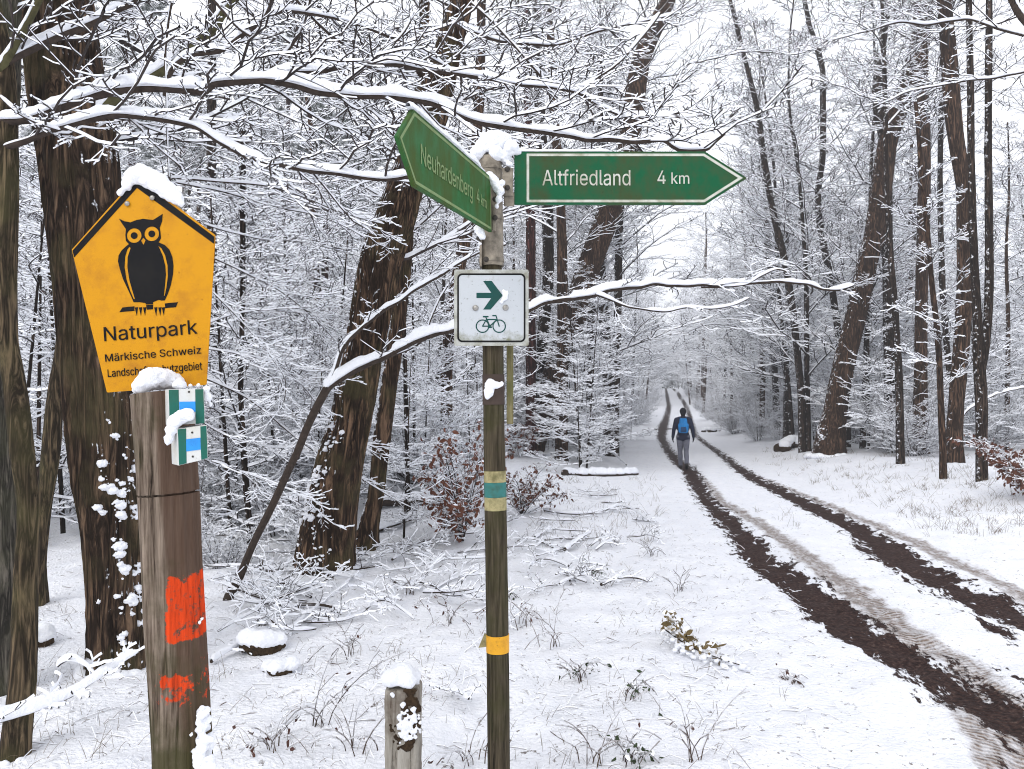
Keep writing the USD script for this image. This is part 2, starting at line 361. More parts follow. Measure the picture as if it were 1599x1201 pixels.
ys = np.r_[np.linspace(-30, 1.5, 22), np.geomspace(1.6, 470, 560)]
aa = np.r_[np.array([-9, -6, -4, -2.6, -1.8, -1.3]), np.linspace(-1.0, 1.05, 400), np.array([1.35, 1.8, 2.6, 4, 6, 9])]
GX = (np.maximum(ys, 0)[:, None] + 3.0) * aa[None]; GY = np.repeat(ys[:, None], len(aa), 1)
shp = GX.shape; gx, gy = GX.ravel(), GY.ravel()
sd = np.minimum(np.minimum(sdist(gx, gy, T_DARK_L), sdist(gx, gy, T_DARK_R)), sdist(gx, gy, T_CROSS))
for T in T_PATCH: sd = np.minimum(sd, sdist(gx, gy, T) + .20)
sb = np.minimum(np.minimum(sdist(gx, gy, T_BROWN_L), sdist(gx, gy, T_BROWN_R)), sdist(gx, gy, T_WIDE))
gz = hz(gx, gy)
rut = ss(.12, -.12, sd)
gz = gz - .045 * rut - .015 * ss(.05, -.05, sb) * (1 - rut)
p3 = np.stack([gx * 9, gy * 9, 0 * gx], -1)
edge = np.exp(-(np.minimum(sd, 3) / .22) ** 2)
gz = gz + (meshkit.fbm(p3, 2, 8) - .5) * .05 * edge * ss(30, 8, gy)
i, j = np.meshgrid(np.arange(shp[0] - 1), np.arange(shp[1] - 1), indexing='ij')
a = (i * shp[1] + j).ravel()
quads = np.stack([a, a + 1, a + shp[1] + 1, a + shp[1]], -1)
def ground_z(x, y):
    """height of the snow that other things stand on"""
    return float(hz(np.array(x), np.array(y)))
pos = ('geometry', {})
mat('ground_snow', {
    'g': pos, 'sm': ('mapping', {'mapping_type': 'texture', 'rotation': (0, 0, -.2), 'scale': (.7, 1.6, 1.0)}), 'tr': ('attribute', {'attribute': 'track'}), 'ts': ('separate_xyz', {}),
    'n1': ('noise_texture', {'scale': 5.5, 'detail': 6.0, 'roughness': .62}),
    'n2': ('noise_texture', {'scale': 38.0, 'detail': 4.0, 'roughness': .6}),
    'n3': ('noise_texture', {'scale': 2.0, 'detail': 5.0, 'roughness': .6}),
    # dark earth
    'a0': ('noise_texture', {'scale': 13.0, 'detail': 4.0, 'roughness': .7}), 'a3': ('math', {'math_type': 'multiply_add', 'value2': .5}), 'a1': ('math', {'math_type': 'multiply_add', 'value2': .75, 'value3': -.61}),
    'a2': ('math', {'math_type': 'subtract'}),
    'am': ('map_range', {'range_type': 'smoothstep', 'from_min': -.015, 'from_max': .03, 'clamp': True}),
    # brown slush with the ribs of the tyres
    'b1': ('math', {'math_type': 'multiply_add', 'value2': .34, 'value3': -.17}),
    'b2': ('math', {'math_type': 'subtract'}),
    'bm': ('map_range', {'range_type': 'smoothstep', 'from_min': -.05, 'from_max': .07, 'to_max': .97, 'clamp': True}),
    'w0': ('math', {'math_type': 'absolute'}),
    'w1': ('math', {'math_type': 'multiply_add', 'value2': 90.0}),
    'w2': ('math', {'math_type': 'multiply', 'value2': 165.0}),
    'w2n': ('math', {'math_type': 'multiply_add', 'value2': 4.0}),
    'w3': ('math', {'math_type': 'sine'}),
    'w4': ('map_range', {'from_min': -.7, 'from_max': .9, 'to_min': .68, 'to_max': 1.0, 'clamp': True}),
    'bw': ('math', {'math_type': 'multiply'}),
    'bn': ('map_range', {'from_min': .36, 'from_max': .54, 'to_min': .50, 'clamp': True}),
    'bx': ('math', {'math_type': 'multiply'}),
    'sc': ('rgb_ramp', {'ramp': [(.3, (.79, .81, .87)), (.7, (.87, .88, .92))]}),
    'mc': ('rgb_ramp', {'ramp': [(.3, (.009, .004, .003)), (.48, (.028, .014, .012)), (.64, (.062, .035, .028)), (.74, (.18, .14, .12))]}),
    'bc': ('rgb_ramp', {'ramp': [(.3, (.075, .048, .032)), (.7, (.24, .17, .125))]}),
    'x1': ('mix', {}), 'x2': ('mix', {}),
    # specks of leaf and bark lying on the snow
    'dn': ('noise_texture', {'scale': 21.0, 'detail': 3.0, 'roughness': .7}),
    'dm': ('map_range', {'from_min': .625, 'from_max': .67, 'to_max': .85, 'clamp': True}),
    'dg': ('map_range', {'from_min': .40, 'from_max': .56, 'clamp': True}),
    'dx': ('math', {'math_type': 'multiply'}),
    'x0': ('mix', {'color2': (.075, .05, .035)}),
    'h1': ('math', {'math_type': 'multiply_add', 'value2': -.9}),
    'h0': ('math', {'math_type': 'multiply_add', 'value2': .55}),
    'h2': ('math', {'math_type': 'multiply_add', 'value2': .16}),
    'wr': ('math', {'math_type': 'multiply'}),
    'b': ('bump', {'strength': .7, 'distance': .045}),
    'ro': ('map_range', {'to_min': .75, 'to_max': .7}),
    'p': ('principled_bsdf', {'specular_ior_level': .12})},
    [('g.position', 'sm.vector'), ('sm.vector', 'n1.vector'), ('g.position', 'n2.vector'), ('g.position', 'n3.vector'), ('g.position', 'dn.vector'), ('tr.vector', 'ts.vector'),
     ('sm.vector', 'a0.vector'), ('a0.fac', 'a3.value1'), ('n1.fac', 'a1.value1'), ('a1.value', 'a3.value3'), ('a3.value', 'a2.value1'), ('ts.x', 'a2.value2'), ('a2.value', 'am.value'),
     ('n1.fac', 'b1.value1'), ('b1.value', 'b2.value1'), ('ts.y', 'b2.value2'), ('b2.value', 'bm.value'),
     ('ts.y', 'w0.value1'), ('w0.value', 'w1.value1'), ('ts.z', 'w2.value1'), ('w2.value', 'w1.value3'), ('n1.fac', 'w2n.value1'), ('w1.value', 'w2n.value3'), ('w2n.value', 'w3.value1'), ('w3.value', 'w4.value'),
     ('bm.result', 'bw.value1'), ('w4.result', 'bw.value2'), ('a0.fac', 'bn.value'), ('bw.value', 'bx.value1'), ('bn.result', 'bx.value2'),
     ('n1.fac', 'sc.fac'), ('n2.fac', 'mc.fac'), ('n2.fac', 'bc.fac'),
     ('dn.fac', 'dm.value'), ('n3.fac', 'dg.value'), ('dm.result', 'dx.value1'), ('dg.result', 'dx.value2'), ('dx.value', 'x0.fac'), ('sc.color', 'x0.color1'),
     ('x0.color', 'x1.color1'), ('bc.color', 'x1.color2'), ('bx.value', 'x1.fac'), ('x1.color', 'x2.color1'), ('mc.color', 'x2.color2'), ('am.result', 'x2.fac'), ('x2.color', 'p.base_color'),
     ('n1.fac', 'h0.value1'), ('n2.fac', 'h0.value3'), ('am.result', 'h1.value1'), ('h0.value', 'h1.value3'), ('bm.result', 'wr.value1'), ('w3.value', 'wr.value2'), ('wr.value', 'h2.value1'), ('h1.value', 'h2.value3'),
     ('h2.value', 'b.height'), ('b.normal', 'p.normal'), ('am.result', 'ro.value'), ('ro.result', 'p.roughness')])
g_ = obj('snowy_ground', (np.stack([gx, gy, gz], -1), quads), 'ground_snow', smooth=True, kind='structure')
UsdGeom.PrimvarsAPI(g_).CreatePrimvar('track', Sdf.ValueTypeNames.Color3fArray, 'vertex').Set(
    Vt.Vec3fArray.FromNumpy(np.stack([sd, sb, gy + .15 * (gx - xc(gy))], -1).astype(np.float32)))

# ------------------------------------------------------------------ the damp winter air
usdkit.material(stage, '/World/Looks/haze_air', {'v': ('principled_volume', {'color': (.93, .95, 1.0), 'density': .0020, 'anisotropy': .2})}, volume='v.volume')
hbx = trimesh.creation.box((700, 560, 46)); hbx.apply_translation((30, 240, 20))
obj('haze', hbx, 'haze_air', kind='stuff')

# ------------------------------------------------------------------ trees that can be told apart
RG = np.random.default_rng(11)
def trunk_line(px, Y, n=60, top=None, rtop=.03, sink=.25, lean_y=0.0):
    """[(u, v, width)] -> axis and radius of a trunk standing at distance Y; carried on above the frame up to height top"""
    rows = []
    for u, v, w in px:
        p = at(u, v, Y); rows.append((*p, w / 2 / F * Y))
    rows = np.array(rows)
    rows = rows[np.argsort(rows[:, 2])]
    rows[:, 1] += lean_y * (rows[:, 2] - rows[0, 2])
    b = rows[0].copy(); b[2] = ground_z(b[0], b[1]) - sink
    if rows[0, 2] - b[2] > .05: rows = np.vstack([b, rows])
    if top and top > rows[-1, 2] + .3:
        d = rows[-1] - rows[-3 if len(rows) > 3 else 0]; d = d / max(d[2], .1)
        d[:2] = np.clip(d[:2], -.35, .35)
        H = top - rows[-1, 2]
        for k in (.5, 1.0):
            e = rows[-1].copy() if k == .5 else rows[-2].copy()
            q = rows[-1] if k == .5 else rows[-2]
            rows = np.vstack([rows, [q[0] + d[0] * H * k * .8, q[1] + d[1] * H * k * .8, q[2] + H * k, q[3] + (rtop - q[3]) * k]])
    L = smooth_line(rows, n)
    return L[:, :3], L[:, 3]
def crown(rg, P, R, z0, n1, len1, n2=8, n3=5, up=(25, 60), scale=1.0, rtw=.0022, snow=1.0, K1=8):
    """limbs and twigs round a trunk: returns limb arrays and the mesh of all branches"""
    S = np.linspace(0, 1, len(P))
    base = P[0, 2]
    zz = P[:, 2]
    lo = np.interp(z0, zz, S) if zz[-1] > z0 else .5
    t = lo + (1 - lo) * (np.arange(n1) + rg.uniform(0, .9, n1)) / n1
    t = np.minimum(t, .985)
    p = np.stack([np.interp(t, S, P[:, k]) for k in range(3)], 1); r = np.interp(t, S, R)
    az = np.arange(n1) * 2.4 + rg.uniform(-.6, .6, n1)
    el = np.radians(rg.uniform(*up, n1))
    d = np.stack([np.cos(az) * np.cos(el), np.sin(az) * np.cos(el), np.sin(el)], 1)
    f = (t - lo) / (1 - lo)
    L = len1 * rg.uniform(.6, 1.15, n1) * (1 - .55 * f)
    s = np.linspace(0, 1, K1)[None, :, None]
    Q = p[:, None] + L[:, None, None] * (d[:, None] * s + rg.normal(size=(n1, 1, 3)) * .14 * s * (1 - s) * 2 + np.array([0, 0, rg.uniform(-.18, .1)]) * s * s)
    Q[:, 1:] += np.cumsum(rg.normal(size=(n1, K1 - 1, 3)), axis=1) * L[:, None, None] * .012
    r0 = np.minimum(r * .5, .005 + L * .0068)
    RR = np.maximum(r0[:, None] * (1 - .75 * np.linspace(0, 1, K1))[None], rtw)
    P2, R2 = grow(rg, Q, RR, n2, -.55 * scale, (35, 65), t0=.12, K=5, flat=.35, rmin=rtw, upbias=.06)
    P3, R3 = grow(rg, P2, R2, n3, -.5 * scale, (30, 60), t0=.1, K=4, flat=.3, rmin=rtw, upbias=.03)
    return (Q, RR), (P2, R2), (P3, R3)
def dress_tree(t, rg, P, R, z0, n1, len1, n2=8, n3=5, tw='twig', n4=0, base_snow=.009, **k):
    A, B, C = crown(rg, P, R, z0, n1, len1, n2, n3, **k)
    obj('limbs', kites(*A, base_snow=base_snow * 1.4), tw, t, kind='stuff')
    parts = [kites(*B, base_snow=base_snow * 1.2), kites(*C, base_snow=base_snow)]
    if n4:
        D = grow(rg, C[0], C[1], n4, -.5, (30, 60), t0=.1, K=3, flat=.3, rmin=k.get('rtw', .002)); parts.append(kites(*D, base_snow=base_snow * .8))
    obj('twigs', cat_mesh(parts), tw, t, kind='stuff')

def traced(name, label, px, mat_, Y=None, top=13, group=None, cat='tree', sides=20, n=70, bark=.012, freq=(7, 1.1), lobes=.35, z0=3.0, n1=14, len1=3.0, seed=1, cr=True, rtop=.03, n2=7, n3=5, n4=0, lean_y=0.0, tw='twig', rtw=.002, up=(20, 60), base_snow=.009, wf=1.0):
    rg = np.random.default_rng(seed)
    if Y is None:
        b = gnd(px[0][0], px[0][1]); Y = b[1]
    P, R = trunk_line([(u, v, w * wf) for u, v, w in px], Y, n=n, top=top, rtop=rtop, lean_y=lean_y)
    t = thing(name, label, cat, (P[0, 0], P[0, 1], ground_z(P[0, 0], P[0, 1])), group)
    obj('trunk', tube(P, R, sides, bark=bark, freq=freq, seed=seed, lobes=lobes), mat_, t, smooth=True)
    if cr:
        dress_tree(t, rg, P, R, P[0, 2] + z0, n1, len1, n2=n2, n3=n3, n4=n4, rtw=rtw, up=up, tw=tw, base_snow=base_snow)
    return t, P, R, Y
# big furrowed tree behind the yellow sign
tA, PA, RA, YA = traced('old_tree', 'thick furrowed tree right behind the yellow pentagonal sign', [(186, 1035, 78), (184, 950, 74), (178, 850, 76), (168, 740, 90), (161, 640, 97), (150, 480, 98), (130, 292, 100), (118, 200, 104), (100, 100, 97), (90, 0, 92)],
       'bark_flank', top=11, sides=150, n=320, bark=.026, freq=(15, 1.2), lobes=.30, z0=3.5, n1=22, len1=3.2, seed=2, n2=11, n3=8, n4=0, up=(0, 50))
# leaning robinia in the middle left
tB, PB, RB, YB = traced('robinia_tree', 'leaning deeply furrowed tree with snow clotted on the left flank of its foot', [(508, 893, 86), (514, 816, 78), (528, 733, 68), (549, 650, 55), (565, 566, 52), (579, 483, 57), (596, 400, 60), (620, 333, 56), (636, 283, 50), (674, 183, 42), (702, 67, 34), (722, 0, 30)],
       'bark_windward', top=10, sides=130, n=300, bark=.027, freq=(13, 1.2), lobes=.25, z0=3.3, n1=24, len1=2.8, seed=3, n2=12, n3=8, up=(-5, 45))
tC, PC, RC_, YC = traced('crooked_tree', 'slender crooked trunk just right of the leaning furrowed tree', [(572, 856, 30), (577, 816, 26), (586, 775, 22), (596, 691, 25), (607, 608, 22), (619, 525, 21), (629, 442, 19), (636, 380, 17), (642, 280, 15), (655, 150, 14), (664, 0, 12)],
       'bark_windward', top=10, sides=40, n=120, bark=.012, freq=(6, 1.5), lobes=.8, seed=4, n1=16, len1=2.2, z0=3.6, n2=11, n3=8, up=(0, 50))
tD, PD, RD, YD = traced('leaning_tree', 'brown trunk leaning right behind the green arrow signs', [(829, 706, 38), (851, 647, 36), (865, 590, 36), (893, 505, 38), (919, 420, 36), (953, 326, 35), (981, 230, 32), (989, 175, 31), (1000, 98, 28), (1027, 33, 25), (1043, 0, 22), (1060, -60, 20)],
       'bark_brown', top=17, sides=44, n=120, bark=.03, freq=(7, .7), lobes=.2, seed=5, n1=16, len1=4.8, n2=12, n3=9, z0=11, base_snow=.013)
tE, PE, RE, YE = traced('leaning_tree', 'thick brown trunk leaning right with a fork, on the right of the track', [(1295, 711, 46), (1306, 633, 33), (1318, 567, 31), (1335, 500, 30), (1357, 400, 28), (1364, 375, 28), (1375, 300, 29), (1386, 225, 27), (1410, 150, 27), (1435, 75, 28), (1444, 0, 26), (1452, -60, 24)],
       'bark_brown', top=18, sides=44, n=120, bark=.025, freq=(7, .7), lobes=.35, seed=6, n1=12, len1=4.4, n2=12, n3=9, z0=13, base_snow=.013)
P, R = trunk_line([(1384, 232, 15), (1374, 190, 14), (1369, 150, 13), (1377, 70, 12), (1386, 0, 11), (1392, -70, 9)], YE, n=40)
P, R = P[2:], R[2:]
obj('fork_stem', tube(P, R, 16, bark=.01), 'bark_dark', tE, smooth=True)
# left edge
tF, PF, RF, YF = traced('young_tree', 'thin mossy stem at the left edge carrying the long snowy boughs', [(24, 1180, 40), (36, 1050, 36), (40, 900, 33), (44, 800, 29), (34, 700, 33), (24, 610, 30), (11, 520, 27), (10, 400, 29), (12, 300, 29), (10, 200, 30), (6, 112, 30), (-6, 40, 28), (-24, -40, 24)],
       'bark_mossy', top=5.5, sides=28, n=120, bark=.004, freq=(4, 2), lobes=.3, seed=7, cr=False)
tG, PG, RG_, YG = traced('old_tree', 'grey barked trunk cut by the left edge of the view', [(-12, 1075, 66), (-14, 800, 62), (-16, 500, 60), (-10, 250, 58), (-2, 100, 58), (0, 0, 56)], 'bark_grey', top=10, sides=40, n=120, bark=.008, freq=(9, 1.2), seed=8, n1=8, len1=2.0, z0=4)
traced('young_tree', 'slim mossy stem between the left edge and the thick furrowed tree', [(58, 945, 26), (60, 880, 20), (68, 800, 20), (80, 700, 26), (88, 600, 20), (94, 560, 17), (102, 480, 14), (112, 380, 12), (118, 250, 10), (121, 100, 9)], 'bark_mossy', top=7, sides=24, n=80, bark=.004, lobes=.5, seed=9, n1=10, len1=1.6)
# slimmer trunks, left of the track
def slim(label, px, m='bark_dark', Y=None, seed=0, name='slim_tree', **k):
    k = {**dict(wf=.86, sides=18, n=50, bark=.012, lobes=.25, n1=18, len1=3.4, top=14, z0=6.5, rtw=.003, n2=10, n3=7, base_snow=.014), **k}
    return traced(name, label, px, m, Y=Y, seed=seed, **k)
slim('dark straight trunk rising at the right edge of the yellow sign', [(334, 735, 17), (332, 560, 16), (331, 420, 15), (330, 250, 15), (331, 100, 14), (331, 0, 13)], seed=20, Y=15)
slim('thin dark sapling trunk left of the bent snowy stem', [(391, 850, 9), (386, 780, 8), (380, 690, 8), (376, 600, 7), (379, 450, 6)], seed=21, top=5, len1=1.3, z0=1.0, rtw=.003)
slim('dark straight trunk right of the crooked slender trunk', [(697, 692, 22), (697, 600, 20), (700, 540, 20), (708, 470, 21), (721, 400, 21), (735, 330, 20), (743, 240, 18), (750, 120, 17), (752, 0, 15)], m='bark_brown', seed=22, Y=15)
slim('very thin dark pole of a tree between the crooked trunk and the signpost', [(638, 815, 6), (636, 700, 6), (633, 600, 6), (631, 500, 5), (636, 420, 5)], seed=23, top=5, len1=1.0, z0=2.0, rtw=.003)
slim('reddish purple pine trunk right of the signpost', [(829, 690, 18), (829, 500, 17), (829, 400, 17), (828, 300, 16), (824, 180, 14), (822, 80, 13), (821, 0, 12)], m='bark_pine', seed=24, Y=24, n1=0 or 8, z0=9, top=18)
slim('dark trunk touching the reddish pine trunk on its right', [(838, 680, 20), (842, 600, 19), (850, 500, 20), (856, 420, 20), (855, 330, 20), (845, 200, 18), (840, 100, 17), (838, 0, 15)], seed=25, Y=25)
slim('dark trunk just left of the leaning trunk, behind it at the foot', [(877, 714, 22), (878, 573, 20), (878, 420, 18), (876, 330, 16), (866, 180, 15), (860, 60, 13)], m='bark_brown', seed=26, Y=23)
slim('dark snow-flecked stem right of the leaning trunk, left one of three', [(922, 668, 14), (922, 560, 13), (924, 470, 12), (932, 380, 11), (936, 280, 10), (938, 100, 9)], seed=27, Y=26)
slim('dark snow-flecked stem right of the leaning trunk, middle one of three', [(948, 670, 14), (950, 590, 14), (946, 500, 13), (941, 430, 12), (938, 330, 11), (950, 150, 10)], seed=28, Y=28)
slim('dark snow-flecked stem right of the leaning trunk, right one of three', [(960, 668, 15), (962, 570, 15), (965, 470, 14), (966, 400, 13), (970, 300, 12), (985, 150, 10)], seed=29, Y=27)
# right of the track
slim('slender trunk leaning left above the far hedge of the track', [(1252, 640, 16), (1246, 560, 15), (1237, 480, 15), (1226, 410, 15), (1207, 330, 14), (1192, 240, 13), (1184, 180, 12), (1160, 80, 9), (1140, 0, 8)], seed=30, wf=.66, Y=27, top=15)
slim('slender trunk leaning left just before the thick forked trunk', [(1322, 610, 15), (1312, 540, 15), (1299, 450, 14), (1284, 370, 14), (1277, 310, 13), (1285, 240, 13), (1285, 120, 12), (1262, 30, 10), (1250, -40, 8)], seed=31, wf=.66, Y=27, top=15)
slim('straight dark trunk, first one right of the thick forked trunk', [(1406, 697, 13), (1404, 600, 12), (1399, 500, 10), (1391, 400, 9), (1384, 280, 8), (1382, 150, 7)], seed=32, z0=9, n1=11, Y=20)
slim('broad straight brown trunk, second one right of the thick forked trunk', [(1437, 665, 24), (1438, 560, 21), (1439, 450, 20), (1442, 350, 21), (1443, 225, 20), (1440, 100, 18), (1438, 0, 16)], m='bark_brown', seed=33, z0=9, n1=11, Y=23, lobes=.4)
slim('thin many-stemmed sapling trunk nearest to the grassy verge', [(1473, 746, 11), (1471, 680, 10), (1468, 600, 9), (1464, 520, 9), (1456, 450, 8), (1450, 380, 7), (1438, 260, 6)], m='bark_brown', seed=34, top=8, len1=1.8, z0=2, rtw=.0035)
slim('broad straight trunk with pale brown bark at the right', [(1490, 690, 28), (1493, 633, 25), (1502, 533, 26), (1508, 400, 27), (1506, 300, 26), (1494, 225, 25), (1487, 161, 27), (1481, 75, 25), (1474, 0, 23)], m='bark_brown', seed=35, z0=9, n1=11, Y=19, lobes=.3)
tI, PI_, RI, YI = slim('dark forked trunk at the far right beside the rust-brown bush', [(1533, 731, 18), (1533, 633, 18), (1529, 560, 18), (1526, 500, 14), (1521, 400, 12), (1517, 280, 11), (1515, 120, 10)], seed=36, z0=9, n1=11, Y=15)
P, R = trunk_line([(1530, 600, 12), (1538, 545, 12), (1544, 470, 12), (1545, 400, 11), (1543, 250, 10), (1544, 100, 9), (1546, -60, 8)], YI, n=40)
P, R = P[3:], R[3:]
obj('fork_stem', tube(P, R, 14, bark=.008), 'bark_dark', tI, smooth=True)
slim('thin dark trunk between the pale brown trunk and the forked trunk', [(1497, 690, 9), (1480, 560, 9), (1471, 430, 9), (1468, 300, 8), (1470, 150, 8)], seed=37, z0=9, n1=11, Y=24)

# ------------------------------------------------------------------ long snowy boughs near the camera
def bough(parent, px, Y0, Y1, r0, r1, seed, n=None, mat_='limb_bark', thick=1.0, gaps=.20, name='bough', nt=10, ltw=.58, lv=3, twn=(6, 4), ty=.0015):
    rg = np.random.default_rng(seed)
    k = len(px); d = np.r_[0, np.cumsum([math.hypot(px[i + 1][0] - px[i][0], px[i + 1][1] - px[i][1]) for i in range(k - 1)])]; d = d / d[-1]
    pts = np.array([at(u, v, Y0 + (Y1 - Y0) * s) for (u, v), s in zip(px, d)])
    L = np.linalg.norm(np.diff(pts, axis=0), axis=1).sum()
    n = n or int(max(14, L / .022))
    P = smooth_line(pts, n)
    w = np.linspace(0, 1, n)
    P[:, 2] += (meshkit.noise(np.stack([w * L * 7, 0 * w, 0 * w + seed], 1), 2) - .5) * r0 * .8
    R = r0 + (r1 - r0) * w
    R = R * (1 + .12 * (meshkit.noise(np.stack([w * L * 12, 0 * w, 0 * w + seed], 1), 7) - .5) * 2)
    b = obj(name, tube(P, R, 10, bark=r0 * .05), mat_, parent, smooth=True)
    obj('snow', snow_ridge(P, R, thick, seed, gaps=gaps), 'snow', b, smooth=True)
    if nt:
        A = grow(rg, P[None], R[None], nt, ltw, (30, 65), t0=.06, K=6, flat=.5, rmax=.4, lenfall=.3, rmin=ty * 1.3, wobble=.12, upbias=.15)
        parts = [kites(*A, base_snow=.008)]
        if lv > 1:
            B = grow(rg, A[0], A[1], twn[0], -.5, (30, 60), K=4, flat=.4, rmin=ty * 1.1); parts.append(kites(*B, base_snow=.007))
        if lv > 2:
            C = grow(rg, B[0], B[1], twn[1], -.5, (30, 60), K=3, flat=.4, rmin=ty); parts.append(kites(*C, base_snow=.006))
        obj('twigs', cat_mesh(parts), 'twig', b, kind='stuff')
    return P, R
BG = [(0, 190), (22, 188), (75, 176), (124, 158), (188, 141), (244, 137), (319, 142), (333, 131), (410, 127), (450, 132), (500, 143), (566, 148), (633, 153), (666, 158), (700, 171), (750, 189), (794, 196), (848, 203), (881, 209), (925, 219), (969, 219), (1008, 218), (1035, 218), (1050, 227), (1062, 232), (1101, 231), (1117, 218), (1131, 207)]
bough(tF, BG, 3.62, 3.9, .0235, .010, 41, nt=26, ltw=.75, thick=1.15)
bough(tF, [(405, 127), (450, 114), (500, 110), (583, 101), (640, 104), (700, 112), (750, 119), (794, 129), (859, 137), (903, 145), (938, 167), (980, 184), (1012, 182), (1045, 180), (1068, 172)], 3.75, 4.6, .0155, .007, 42, nt=24, ltw=.8, thick=1.1)
bough(tF, [(0, 236), (38, 219), (94, 201), (143, 186), (188, 180), (244, 184), (300, 196), (345, 222), (394, 245), (450, 260), (525, 270), (600, 280), (640, 274)], 3.62, 3.55, .0165, .010, 43, nt=20, ltw=.65, thick=1.15)
bough(tF, [(10, 96), (30, 84), (75, 62), (131, 38), (176, 18), (215, -2), (260, -30)], 3.62, 3.9, .022, .015, 44, nt=8, thick=1.15, mat_='limb_bark')
bough(tF, [(-2, 112), (20, 78), (41, 38), (62, -4), (80, -40)], 3.61, 3.6, .018, .015, 45, nt=4, mat_='limb_moss')
bough(tF, [(0, 150), (35, 180), (75, 198), (94, 204)], 3.5, 3.5, .007, .004, 46, nt=3, ltw=.25)
bough(tA, [(160, 172), (195, 143), (225, 125), (262, 102), (311, 62), (356, 12), (372, -14)], 4.85, 4.75, .040, .024, 47, nt=5, mat_='limb_moss', thick=1.1)
bough(tA, [(258, 150), (262, 122), (270, 105), (300, 86), (338, 81), (375, 57), (413, 27), (424, 0), (428, -30)], 4.6, 4.5, .017, .013, 48, nt=7, thick=1.1)
bough(tA, [(330, -8), (345, 12), (375, 45), (392, 56)], 4.5, 4.5, .014, .010, 49, nt=3)
bough(tA, [(424, 22), (455, 18), (520, 28), (560, 40), (620, 62), (680, 95), (760, 140)], 4.5, 5.0, .012, .006, 50, nt=9, ltw=.6)
bough(tA, [(460, -6), (500, 40), (545, 72), (600, 85), (640, 84)], 4.6, 5.0, .010, .006, 51, nt=8, ltw=.5)
bough(tA, [(400, 150), (420, 112), (455, 72), (474, 38), (484, 0), (492, -30)], 4.8, 4.8, .009, .010, 52, nt=6, ltw=.4)
bough(tA, [(270, -4), (262, 40), (258, 90), (260, 150), (261, 210), (264, 276)], 3.9, 3.9, .007, .004, 53, nt=4, ltw=.35)
bough(tA, [(525, 140), (560, 115), (600, 80), (630, 50), (645, 20)], 3.9, 4.1, .005, .009, 54, nt=5, ltw=.3)
bough(tA, [(700, 30), (735, 48), (790, 66), (860, 70), (930, 50), (1010, 32), (1060, 20)], 5.0, 5.4, .012, .007, 55, nt=12, ltw=.7)
bough(tA, [(735, 4), (775, 40), (820, 90), (848, 122)], 4.6, 4.6, .006, .009, 56, nt=6, ltw=.5)
bough(tA, [(1030, 20), (1000, 60), (962, 102), (905, 140), (880, 168), (860, 200)], 4.6, 4.3, .010, .006, 57, nt=6, ltw=.4)
bough(tA, [(265, 278), (330, 282), (400, 288), (470, 306), (530, 330), (600, 350)], 5.6, 6.3, .009, .004, 58, nt=12, ltw=.7)
bough(tA, [(275, 285), (350, 300), (420, 320), (500, 338), (570, 372)], 5.9, 6.6, .008, .004, 59, nt=12, ltw=.7)
bough(tD, [(1599, 56), (1562, 45), (1502, 30), (1450, 38), (1400, 36), (1350, 50), (1300, 62)], 8.0, 9.0, .017, .006, 60, nt=14, ltw=.9, ty=.002)
bough(tD, [(1640, 100), (1560, 120), (1500, 128), (1430, 140), (1390, 156), (1340, 180)], 9.0, 10.0, .016, .006, 61, nt=12, ltw=.8, ty=.002)
bough(tE, [(1620, 60), (1599, 30), (1585, 10), (1570, -20)], 7.0, 7.0, .03, .03, 62, nt=3)
bough(tD, [(990, 300), (1040, 200), (1075, 100), (1100, 95), (1180, 80), (1235, 85), (1290, 60)], 12, 14, .02, .008, 63, nt=18, ltw=1.6, ty=.0035)
for k, (px, y0, y1, r0) in enumerate([([(322, 398), (370, 420), (430, 450), (490, 497), (545, 560)], 6.9, 8.2, .012), ([(322, 545), (370, 552), (437, 572), (470, 600), (500, 640)], 6.8, 7.6, .010), ([(322, 592), (390, 625), (470, 690), (560, 745), (640, 792), (700, 815)], 7.2, 9.0, .015),
        ([(322, 506), (380, 488), (440, 484), (520, 500)], 6.9, 8.0, .010), ([(330, 455), (375, 500), (425, 560), (446, 598), (438, 640)], 6.7, 7.0, .010), ([(318, 660), (380, 690), (450, 700), (540, 690), (600, 705)], 7.6, 8.8, .010), ([(318, 350), (400, 372), (470, 378), (560, 400)], 7.2, 8.8, .010), ([(330, 720), (400, 745), (470, 775), (500, 800)], 7.0, 7.6, .009)]):
    bough(tA, px, y0, y1, r0 * .62, .003, 400 + k, nt=16, ltw=.7, thick=.95, ty=.0017)
# the bent young tree behind the post, with its long boughs
tH = thing('bent_sapling', 'bent young stem rising from the snow and spreading two long snow-laden boughs behind the signpost', 'tree', gnd(357, 940))
YH = tH.loc[1]
P, R = trunk_line([(355, 944, 13), (374, 902, 11), (394, 852, 10), (424, 792, 10.5), (447, 742, 10.5), (464, 706, 11), (482, 662, 11.5), (512, 604, 13)], YH, n=70)
obj('trunk', tube(P, R, 16, bark=.003, lobes=.2), 'limb_bark', tH, smooth=True)
obj('snow', snow_ridge(P, R * .8, .9, 5, gaps=.42), 'snow', tH, smooth=True)
bough(tH, [(510, 606), (530, 592), (560, 575), (600, 555), (650, 533), (705, 514), (765, 500), (830, 480), (880, 466), (930, 458), (1000, 446), (1060, 444), (1120, 444), (1200, 439), (1250, 443), (1290, 452), (1333, 443)], YH, 6.9, .034, .011, 70, nt=9, ltw=.45, lv=2, thick=1.15)
bough(tH, [(930, 459), (950, 466), (985, 480), (1040, 487), (1075, 480), (1110, 482), (1170, 465)], 6.6, 6.7, .012, .006, 71, nt=5, ltw=.3, lv=2)
